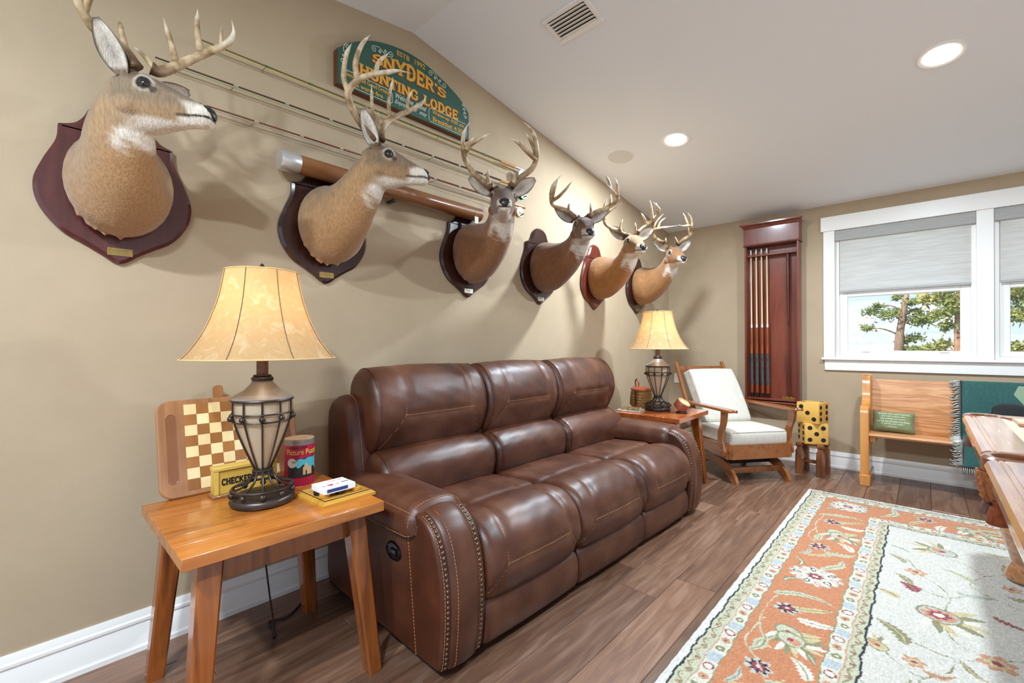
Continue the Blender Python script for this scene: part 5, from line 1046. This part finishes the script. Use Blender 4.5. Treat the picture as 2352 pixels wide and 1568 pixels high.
# ================================================================== hand-tufted rug: pattern drawn into the pile colour of a fine grid
def make_rug():
    X0, Y1, st_ = 1.577, 4.312, .004
    xs = np.concatenate([np.arange(X0, 2.96, st_), np.arange(2.96, 4.42, .03)]); ys = np.concatenate([np.arange(.2, 1.2, .03), np.arange(1.2, Y1+1e-6, st_)])
    gx, gy = np.meshgrid(xs, ys); nyy, nxx = gx.shape
    wx = gx+.0035*np.sin(gy*31+gx*17)+.002*np.sin(gy*83); wy = gy+.0035*np.sin(gx*29+gy*13)+.002*np.sin(gx*71)
    C_ = {k: np.array(lin(v)) for k, v in dict(ivory='d9d5cb', orange='c38058', sage='c1c0a4', pale='d3d0bd', blue='b3bcc1', olive='8a8763', dkgreen='55583c', wine='95404c', navy='20242c', gold='bfa063', cream='e0d9c8', grey='bdbeb4', rose='c58f70', field='d2cdc2', tan='c9b98c').items()}
    img = np.empty((nyy, nxx, 3)); img[:] = C_['field']
    d = wx-X0; e = Y1-wy; b = np.minimum(d, e); s = np.where(d < e, wy, wx+.37); inner = (b < .53)
    def band(a, c, col): img[(b >= a) & (b < c)] = C_[col]
    band(-1, .03, 'ivory'); band(.03, .038, 'navy'); band(.038, .085, 'sage'); band(.085, .089, 'rose'); band(.089, .138, 'pale'); band(.138, .143, 'olive'); band(.143, .418, 'orange'); band(.418, .423, 'olive'); band(.423, .476, 'pale'); band(.476, .481, 'rose'); band(.481, .52, 'sage'); band(.52, .529, 'navy')
    # guard stripes: little vines and blocks
    for c0, amp in ((.061, .012), (.500, .010)):
        img[(np.abs(b-c0-amp*np.sin(s*2*math.pi/.085)) < .0035)] = C_['olive']; ph = (s/.0425) % 1; img[(np.hypot((ph-.5)*.0425, b-c0+.0*s) < .008) & ((s/.0425).astype(int) % 2 == 0)] = C_['wine']; img[(np.hypot((ph-.5)*.0425, b-c0) < .0045)] = C_['rose']
    for c0 in (.1135, .4495):
        k = np.floor(s/.062).astype(int) % 4; ph = (s/.062) % 1; r = np.hypot((ph-.5)*.062, (b-c0)*1.0); inb = np.abs(b-c0) < .023
        img[inb & (k == 0) & (np.abs(ph-.5) < .42)] = C_['blue']; img[inb & (k == 1) & (r < .017)] = C_['olive']; img[inb & (k == 2) & (r < .018)] = C_['rose']; img[inb & (k == 3) & (r < .019)] = C_['cream']
        img[inb & (k == 3) & (np.abs(r-.018) < .003)] = C_['wine']; img[inb & (k == 2) & (r < .006)] = C_['dkgreen']; img[inb & (k == 0) & (r < .009)] = C_['grey']; img[inb & (k == 1) & (r < .006)] = C_['cream']
    def win(cx, cy, r):
        i0, i1 = np.searchsorted(xs, (cx-r, cx+r)); j0, j1 = np.searchsorted(ys, (cy-r, cy+r)); return slice(j0, j1), slice(i0, i1)
    def paint(cx, cy, r, fn, col, clip=None):
        w = win(cx, cy, r)
        if img[w].size == 0: return
        m = fn(wx[w]-cx, wy[w]-cy)
        if clip is not None: m &= clip[w]
        img[w][m] = C_[col]
    def rot(a): c, s_ = math.cos(a), math.sin(a); return lambda x, y: (x*c+y*s_, -x*s_+y*c)
    def ell(cx, cy, rx, ry, col, a=0, clip=None): R = rot(a); paint(cx, cy, max(rx, ry)*1.1, lambda x, y: (R(x, y)[0]/rx)**2+(R(x, y)[1]/ry)**2 < 1, col, clip)
    def star(cx, cy, r, n, dep, col, a=0, sx=1, clip=None):
        R = rot(a); paint(cx, cy, r*1.3, lambda x, y: np.hypot(R(x, y)[0]/sx, R(x, y)[1]) < r*(1-dep*(.5-.5*np.cos(n*np.arctan2(R(x, y)[1], R(x, y)[0]/sx)))), col, clip)
    def leaf(cx, cy, L_, wd, a, col, bend=0, ser=0, vein=None, clip=None):
        R = rot(a)
        def f(x, y):
            u, v = R(x, y); u = u/L_; v = v-bend*L_*u*u; ww = wd*np.sqrt(np.clip(1-u*u, 0, 1))*(1-.35*u)*(1+ser*np.sin(u*22)); return (np.abs(u) < 1) & (np.abs(v) < ww)
        def g(x, y): u, v = R(x, y); u = u/L_; v = v-bend*L_*u*u; return (np.abs(u) < .9) & (np.abs(v) < .0028)
        paint(cx, cy, L_*1.25, f, col, clip)
        if vein: paint(cx, cy, L_*1.25, g, vein, clip)
    def line(pts, w, col, clip=None):
        p = cr(pts, 8)
        for q in p[::1]: ell(q[0], q[1], w, w, col, 0, clip)
        for a, c in zip(p[:-1], p[1:]):
            n = max(1, int(np.hypot(*(c-a))/(w*1.2)))
            for k in range(n): q = a+(c-a)*k/n; ell(q[0], q[1], w, w, col, 0, clip)
    def rosette(cx, cy, r):
        star(cx, cy, r, 14, .16, 'grey'); star(cx, cy, r*.9, 14, .2, 'cream')
        for k in range(10): a = k*.6283; ell(cx+r*.66*math.cos(a), cy+r*.66*math.sin(a), r*.17, r*.12, 'navy' if k % 2 else 'rose', a); ell(cx+r*.66*math.cos(a), cy+r*.66*math.sin(a), r*.11, r*.07, 'cream', a)
        star(cx, cy, r*.42, 8, .3, 'sage'); star(cx, cy, r*.3, 8, .25, 'wine'); ell(cx, cy, r*.1, r*.1, 'cream')
    def starfl(cx, cy, r):
        star(cx, cy, r*1.3, 7, .35, 'grey'); star(cx, cy, r, 8, .55, 'navy'); star(cx, cy, r*.72, 8, .4, 'wine', .4); ell(cx, cy, r*.2, r*.2, 'cream')
    def palm(cx, cy, r, a, c1='sage', clip=None):
        for k in range(-4, 5): leaf(cx+.62*r*math.cos(a+k*.33), cy+.62*r*math.sin(a+k*.33), r*.55, r*.13, a+k*.33, ('olive', 'tan', 'cream')[k % 3], clip=clip)
        ell(cx, cy, r*.55, r*.48, 'olive', a, clip); ell(cx, cy, r*.48, r*.4, c1, a, clip); ell(cx+.15*r*math.cos(a), cy+.15*r*math.sin(a), r*.28, r*.22, 'rose', a, clip); ell(cx, cy, r*.12, r*.1, 'wine', a, clip)
    def border(mx):      # mx(b along depth, s along edge) -> x,y, and angle sign
        per = 1.305
        for n in range(-1, 3):
            o = 2.72-per*n
            def at(dx, dy): return mx(.288+dx, o+dy)
            rosette(*at(0, 0), .115)
            for dy, fl in ((.41, 1), (-.41, -1), (.865-1.305+.03, 0)):
                if fl: starfl(*at(-.04, dy), .042)
            palm(*at(.02, .66), .1, mx.ang(-.6 if True else 0)); palm(*at(-.0, -.6), .1, mx.ang(-.9))
            for dx, dy, L_, w_, a, c, bd in ((.07, .19, .1, .02, 1.2, 'sage', .25), (-.02, -.246, .12, .02, .25, 'sage', -.3), (.05, -.36, .08, .017, .5, 'tan', .2), (.08, -.47, .07, .022, .2, 'cream', .3), (.085, .5, .06, .022, 2.2, 'cream', .3), (-.085, .14, .05, .014, 1.9, 'olive', .3), (-.09, -.1, .05, .014, .9, 'olive', -.4), (.0, .3, .1, .014, .8, 'tan', .3), (.07, .36, .07, .02, .4, 'sage', .3), (-.06, .56, .07, .014, 1.5, 'sage', .3), (-.07, -.72, .07, .015, 1.2, 'sage', -.3), (.09, -.7, .05, .013, 2.4, 'olive', .3), (-.08, .3, .06, .011, 1.4, 'grey', .3)):
                leaf(*at(dx, dy), L_, w_, mx.ang(a), c, bd, .18, 'olive' if c != 'olive' else 'cream')
            line([at(-.1, .75), at(-.12, .55), at(-.05, .44), at(.02, .3)], .0042, 'sage'); line([at(-.1, -.3), at(-.115, -.55), at(-.04, -.75), at(.04, -.68)], .0042, 'sage')
    class MX:
        def __init__(s, horiz): s.h = horiz
        def __call__(s, b_, t): return (X0+b_, t) if not s.h else (1.864+(4.03-t)+0.0, Y1-b_)
        def ang(s, a): return a if not s.h else -a-math.pi/2
    keep = img.copy(); border(MX(False)); m = (d > e)[..., None] | (b < .143)[..., None] | (b > .418)[..., None]; img[:] = np.where(m, keep, img)
    keep2 = img.copy(); border(MX(True)); m = (d <= e)[..., None] | (b < .143)[..., None] | (b > .418)[..., None]; img[:] = np.where(m, keep2, img)
    rosette(1.864, 4.025, .11)
    F_ = b > .531
    def stem(*p): line(p, .0038, 'olive', F_)
    stem((2.34, 3.45), (2.45, 3.38), (2.5, 3.3), (2.6, 3.42)); stem((2.5, 3.3), (2.44, 3.12), (2.55, 3.0), (2.7, 2.95)); stem((2.24, 3.1), (2.32, 3.02), (2.36, 2.9), (2.34, 2.75)); stem((2.23, 2.93), (2.29, 2.9), (2.35, 2.89)); stem((2.36, 2.9), (2.42, 2.98)); stem((2.33, 2.65), (2.36, 2.5), (2.45, 2.45), (2.62, 2.55)); stem((2.19, 2.43), (2.25, 2.38), (2.36, 2.36), (2.46, 2.44)); stem((2.36, 2.36), (2.34, 2.25), (2.26, 2.1), (2.35, 1.9)); stem((2.138, 2.26), (2.25, 2.15), (2.33, 2.22)); stem((2.16, 3.3), (2.21, 3.25), (2.24, 3.15)); stem((2.1, 2.0), (2.2, 1.9), (2.35, 1.92), (2.5, 2.0))
    palm(2.344, 3.516, .12, 2.6, 'grey', F_); palm(2.319, 2.694, .14, -.6, 'grey', F_)
    star(2.319, 2.694, .06, 8, .3, 'rose', 0, 1, F_); star(2.319, 2.694, .04, 8, .3, 'wine', 0, 1, F_); ell(2.319, 2.694, .018, .018, 'cream', 0, F_)
    for x, y, r, a in ((2.6, 3.45, .07, .8), (2.62, 2.57, .08, .5), (2.138, 2.265, .07, 2.4), (2.7, 2.95, .08, .2), (2.35, 1.9, .1, 1.0), (2.75, 3.4, .08, 1.5), (2.55, 2.05, .09, 2.0), (2.8, 2.3, .1, 1.2), (2.85, 2.75, .09, .3)): palm(x, y, r, a, 'tan', F_)
    for x, y, r in ((2.242, 3.116, .045), (2.471, 2.429, .06), (2.248, 2.237, .04), (2.58, 3.2, .04), (2.2, 1.95, .045)): star(x, y, r, 6, .35, 'rose', .3, 1, F_); star(x, y, r*.6, 6, .3, 'tan', 0, 1, F_); star(x, y, r*.3, 5, .3, 'wine', 0, 1, F_)
    for x, y, L_, w_, a, c in ((2.228, 2.92, .05, .026, 2.3, 'wine'), (2.2, 3.0, .06, .016, 2.2, 'olive'), (2.188, 2.429, .085, .026, 2.2, 'olive'), (2.456, 3.0, .07, .02, .3, 'grey'), (2.419, 3.213, .08, .02, 2.4, 'sage'), (2.152, 2.776, .05, .02, 2.6, 'tan'), (2.54, 2.793, .07, .012, -.5, 'wine'), (2.17, 3.257, .06, .014, 2.2, 'olive'), (2.32, 2.2, .05, .014, .4, 'rose'), (2.4, 2.3, .06, .012, -.9, 'olive'), (2.58, 3.655, .07, .014, .2, 'tan'), (2.17, 3.42, .05, .012, 2.6, 'grey'), (2.62, 3.1, .06, .018, .4, 'olive'), (2.7, 2.7, .07, .015, -.4, 'rose'), (2.23, 2.05, .06, .016, 1.2, 'sage'), (2.47, 2.2, .06, .016, .2, 'tan'), (2.5, 1.85, .07, .02, 1.4, 'olive')): leaf(x, y, L_, w_, a, c, .25, .25, 'olive' if c != 'olive' else 'tan', F_)
    img *= (1+.05*RNG.standard_normal((nyy, nxx, 1)))
    z = .012+.0012*RNG.standard_normal(gx.shape); edge = (gx-X0 < .003) | (Y1-gy < .003); z[edge] = .003
    v = np.stack([gx-X0+.003*np.sin(gy*60)*(gx-X0 < .002), gy-Y1, z], -1).reshape(-1, 3)
    idx = np.arange(nyy*nxx).reshape(nyy, nxx); q = np.stack([idx[:-1, :-1], idx[:-1, 1:], idx[1:, 1:], idx[1:, :-1]], -1).reshape(-1, 4)
    me = bpy.data.meshes.new('rug'); me.vertices.add(len(v)); me.vertices.foreach_set('co', v.ravel()); me.loops.add(q.size); me.loops.foreach_set('vertex_index', q.ravel().astype(np.int32)); me.polygons.add(len(q)); me.polygons.foreach_set('loop_start', np.arange(0, q.size, 4, dtype=np.int32)); me.update(); me.validate()
    setcol(me, np.clip(img, 0, 1).reshape(-1, 3)); shade(me, 180)
    t = thing('area_rug', 'ivory and orange floral area rug with a wide patterned border', 'rug', (X0, Y1, 0))
    obj('pile', me, M('rug pile', 'ffffff', .95, col2='dcdcdc', attr='Col', scale=140, stretch=(1, .4, 1), ramp=(.3, .7), bump=.6, bscale=260, sheen=.3, spec=.1), t)
    obj('selvage', MB().box(-.0, xs[-1]-X0, ys[0]-Y1, 0.0, 0.0005, .004), M('rug backing', 'e2ded2', .95), t, ang=0)
make_rug()
# ================================================================== pool table
RW = M('polished tan rail', 'a9744e', .16, col2=['b98660', '966243'], scale=2, stretch=(12, 1.5, 12), detail=5, coat=.8); FELT = M('camel felt', 'c4a183', .95, sheen=.4, bump=.05, bscale=300); PK = M('brown pocket leather', '6a3a24', .3, coat=.4)
pt = thing('pool_table', 'large pool table with polished tan rails and camel cloth at the right edge', 'pool table', (2.43, 1.0, 0)); W_, L_ = 1.42, 2.6
obj('slate_bed', MB().box(.1, W_-.1, .1, L_-.1, .735, .766), FELT, pt, ang=0)
def rail(p, q, name='rail'):
    """rail from p to q (outer edge), inner side to the left of travel"""
    p, q = Vector(p), Vector(q); d = (q-p).normalized(); n = Vector((-d.y, d.x, 0))
    pr = [(.0, .765), (-.004, .78), (.004, .795), (.016, .801), (.026, .801), (.028, .7985), (.031, .7985), (.033, .802), (.04, .802), (.042, .7995), (.045, .7995), (.047, .8025), (.135, .8035), (.135, .74), (.02, .74), (.006, .752)]
    r = obj(name, MB().loft([[tuple(o+n*a+Vector((0, 0, z))) for a, z in pr] for o in (p, q)]), RW, pt, ang=25)
    pr2 = [(.135, .8033), (.15, .802), (.178, .793), (.185, .785), (.175, .767), (.135, .767)]; e = .04
    obj('cushion', MB().loft([[tuple(o+n*a+Vector((0, 0, z))+d*sg*k*a*1.2) for a, z in pr2] for o, sg, k in ((p, 1, .3), (q, -1, .3))]), FELT, r, ang=25)
    c0 = (p+q)/2
    for k in range(3):
        o = p.lerp(q, (k+.7)/3.4)+n*.09; obj('sight_inlay', MB().box(-.0015, .0015, -.028, .028, 0, .0008), M('pearl inlay', 'f0e6d2', .2), r, loc=(o.x, o.y, .8030), rot=(0, 0, math.atan2(d.y, d.x)+math.pi/2))
rail((0, 1.21, 0), (0, .13, 0)); rail((0, 2.47, 0), (0, 1.39, 0)); rail((W_, .13, 0), (W_, 1.21, 0)); rail((W_, 1.39, 0), (W_, 2.47, 0)); rail((.13, 0, 0), (W_-.13, 0, 0)); rail((W_-.13, L_, 0), (.13, L_, 0))
for s in (0, 1):
    x = .03 if s == 0 else W_-.03; sg_ = 1 if s == 0 else -1
    ap = obj('apron', MB().prism([(0, .74), (.115, .74), (.115, .60), (.035, .60), (.03, .63), (.012, .70), (0, .715)] if s == 0 else [(0, .74), (-.115, .74), (-.115, .60), (-.035, .60), (-.03, .63), (-.012, .70), (0, .715)], .1, L_-.1, basis((0.01 if s == 0 else W_-.01, 0, 0), (1, 0, 0), (0, 0, 1), (0, -1, 0)) @ Matrix.Translation((0, 0, -L_))), RW, pt, ang=25)
obj('apron', MB().box(.14, W_-.14, .03, .13, .60, .74, b=.006), RW, pt); obj('apron', MB().box(.14, W_-.14, L_-.13, L_-.03, .60, .74, b=.006), RW, pt)
for sx in (.22, W_-.22):
    for sy in (.25, L_-.25): obj('leg', MB().lathe([(.075, 0.0165), (.085, .03), (.07, .07), (.055, .1), (.085, .2), (.105, .3), (.075, .42), (.06, .46), (.095, .5), (.11, .53), (.11, .60)], 24, c=(sx, sy, 0)), RW, pt)
NET = M('crocheted cord', 'a9693f', .9, col2='8a5030', scale=50, bump=.5, bscale=120); TAS = M('tassel yarn', '9a4f2a', .9, col2='7a3a1e', scale=30, stretch=(8, 8, 1), bump=.5, bscale=80); TA2 = M('mauve yarn', '7d5a55', .9, col2='5e403c', scale=30, stretch=(8, 8, 1), bump=.5, bscale=80)
def pocket(x, y, a0, big):
    c = Vector((x, y, 0)); r0, r1 = .056, .086; ring = []
    prof = [(r0, .77), (r0-.001, .797), (r0+.004, .803), (r0+.02, .8045), (r1-.008, .803), (r1, .795), (r1, .75), (r1-.012, .738)]
    iron = obj('pocket_casting', MB().lathe(prof+[(r0+.004, .738)], 32, c=(x, y, 0), cap=False).loft([], cap=False) if False else MB().lathe(prof+[(r0+.004, .738), (r0, .77)], 32, c=(x, y, 0), cap=False), M('brown pocket casting', '7d4c31', .22, coat=.6), pt, ang=40)
    obj('pocket_liner', MB().lathe([(r0+.001, .8), (r0-.001, .70), (.03, .66), (.001, .655)], 24, c=(x, y, 0), cap=False), M('pocket dark', '2a1710', .7), iron)
    side = abs(a0[1]) < .1; rb_ = .05 if side else .04; ox, oy = x-a0[0]*(.042 if side else .03), y-a0[1]*(.042 if side else .03); zb_ = .105 if side else .06
    bag = [(rb_*(1-.12*q-.5*max(0, q-.55)**1.1), .748-zb_*q) for q in np.linspace(0, 1, 15)]
    net = obj('pocket_net', MB().lathe(bag+[(.001, .747-zb_)], 24, c=(ox, oy, 0), cap=False), NET, pt, ang=180)
    for k in range(9): th_ = k*2*math.pi/9; obj('net_braid', MB().tube([(ox+(r+.001+.002*math.sin(i*2.2))*math.cos(th_+i*.03), oy+(r+.001+.002*math.sin(i*2.2))*math.sin(th_+i*.03), z) for i, (r, z) in enumerate(bag)], [.006+.0016*math.sin(i*2.2) for i in range(15)], 6), NET, net, ang=180)
    def tassel(dx, dy, zt, m, s):
        obj('tassel', MB().lathe([(.006*s, 0), (.018*s, -.012*s), (.015*s, -.022*s), (.013*s, -.026*s), (.022*s, -.036*s), (.03*s, -.06*s), (.034*s, -.095*s), (.03*s, -.1*s), (.001, -.1*s)], 18, c=(x+dx, y+dy, zt)), m, pt, ang=60)
    if side: tassel(-a0[0]*.045, -.035, .66, TAS, .9); tassel(-a0[0]*.06, .055, .655, TA2, .75)
    else: tassel(-a0[0]*.07, -a0[1]*.07-.04, .72, TA2, .95)
pocket(.078, 1.30, (1, 0), 0); pocket(W_-.078, 1.30, (-1, 0), 0)
for x, y in ((.085, L_-.085), (W_-.085, L_-.085), (.085, .085), (W_-.085, .085)): pocket(x, y, ((1 if x < .5 else -1)*.7, (1 if y < 1 else -1)*.7), 1)
# ================================================================== outdoors
tag(obj('lake', MB().box(-900, 900, 45, 2600, -5.4, -5.2), M('lake water', 'a8a9a7', .6), ang=0), 'pale calm lake beyond the trees', 'lake', kind='stuff')
tag(obj('lawn', MB().box(-60, 60, 5.6, 48, -5.3, -5.0), M('lawn grass', '6f7a48', .95, col2='5d6a3a', scale=2), ang=0), 'green lawn below the window', 'lawn', kind='stuff')
m = MB(); rw = []
for i in range(60):
    x = -700+i*24; h = 21+3.5*math.sin(i*.31)+2*math.sin(i*1.1)+(-6 if x < -160 else 0); rw.append([(x, 1480, -5.3), (x, 1490, h*.6), (x, 1530, h), (x, 1640, h*.8), (x, 1700, -5.3)])
m.loft(rw, closed=False, cap=False); tag(obj('far_shore', m, M('hazy far shore', '94989a', .95, col2='8a908f', scale=.05), ang=180, fix=False), 'hazy grey wooded shore across the lake', 'hill', kind='stuff')  # distance haze put into the pale grey of the shore
BARK = M('pine bark', '9a8069', .95, col2='7a604c', scale=6, stretch=(3, 3, .6), bump=.8, bscale=9); BARK2 = M('red pine bark', 'b58a6c', .95, col2='94694f', scale=7, stretch=(3, 3, .8), bump=.8, bscale=9)
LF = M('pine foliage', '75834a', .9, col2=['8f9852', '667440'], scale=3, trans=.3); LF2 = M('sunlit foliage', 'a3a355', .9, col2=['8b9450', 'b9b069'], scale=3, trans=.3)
def tree(x, y, trunk, blobs, bark, leaf, label, dens=210):
    t = thing('pine_tree', label, 'tree', (x, y, -5)); P = cr(trunk, 6); obj('trunk', MB().tube([tuple(p[:3]) for p in P], [np.interp(k/(len(P)-1), [0, 1], [trunk[0][3], trunk[-1][3]]) for k in range(len(P))], 10), bark, t, ang=180)
    rg = np.random.default_rng(int(abs(x*100))); f = MB()
    for bx_, by_, bz_, br_ in blobs:
        k = min(range(len(P)), key=lambda i: abs(P[i][2]-(bz_-.15))+.01*i); a = P[k][:3]; c = np.array((bx_, by_, bz_)); md = (a+c)/2+np.array((0, 0, .06))
        obj('branch', MB().tube([tuple(q) for q in cr([a, md, c], 5)], [.022-.0017*j for j in range(11)], 6), bark, t, ang=180)
        for j in range(int(dens*br_/.2)):
            o = rg.standard_normal(3)*br_*np.array((.55, .5, .34))+c; dr = rg.standard_normal(3); dr /= np.linalg.norm(dr); s2 = np.cross(dr, rg.standard_normal(3)); s2 /= np.linalg.norm(s2)+1e-6; l_ = .035+.03*rg.random(); w_ = .012+.012*rg.random()
            b0 = len(f.v); f.v += [tuple(o-dr*l_), tuple(o+s2*w_), tuple(o+dr*l_), tuple(o-s2*w_)]; f.f.append([b0, b0+1, b0+2, b0+3])
    obj('foliage', f, leaf, t, ang=0, fix=False, kind='stuff')
Z = 5.0
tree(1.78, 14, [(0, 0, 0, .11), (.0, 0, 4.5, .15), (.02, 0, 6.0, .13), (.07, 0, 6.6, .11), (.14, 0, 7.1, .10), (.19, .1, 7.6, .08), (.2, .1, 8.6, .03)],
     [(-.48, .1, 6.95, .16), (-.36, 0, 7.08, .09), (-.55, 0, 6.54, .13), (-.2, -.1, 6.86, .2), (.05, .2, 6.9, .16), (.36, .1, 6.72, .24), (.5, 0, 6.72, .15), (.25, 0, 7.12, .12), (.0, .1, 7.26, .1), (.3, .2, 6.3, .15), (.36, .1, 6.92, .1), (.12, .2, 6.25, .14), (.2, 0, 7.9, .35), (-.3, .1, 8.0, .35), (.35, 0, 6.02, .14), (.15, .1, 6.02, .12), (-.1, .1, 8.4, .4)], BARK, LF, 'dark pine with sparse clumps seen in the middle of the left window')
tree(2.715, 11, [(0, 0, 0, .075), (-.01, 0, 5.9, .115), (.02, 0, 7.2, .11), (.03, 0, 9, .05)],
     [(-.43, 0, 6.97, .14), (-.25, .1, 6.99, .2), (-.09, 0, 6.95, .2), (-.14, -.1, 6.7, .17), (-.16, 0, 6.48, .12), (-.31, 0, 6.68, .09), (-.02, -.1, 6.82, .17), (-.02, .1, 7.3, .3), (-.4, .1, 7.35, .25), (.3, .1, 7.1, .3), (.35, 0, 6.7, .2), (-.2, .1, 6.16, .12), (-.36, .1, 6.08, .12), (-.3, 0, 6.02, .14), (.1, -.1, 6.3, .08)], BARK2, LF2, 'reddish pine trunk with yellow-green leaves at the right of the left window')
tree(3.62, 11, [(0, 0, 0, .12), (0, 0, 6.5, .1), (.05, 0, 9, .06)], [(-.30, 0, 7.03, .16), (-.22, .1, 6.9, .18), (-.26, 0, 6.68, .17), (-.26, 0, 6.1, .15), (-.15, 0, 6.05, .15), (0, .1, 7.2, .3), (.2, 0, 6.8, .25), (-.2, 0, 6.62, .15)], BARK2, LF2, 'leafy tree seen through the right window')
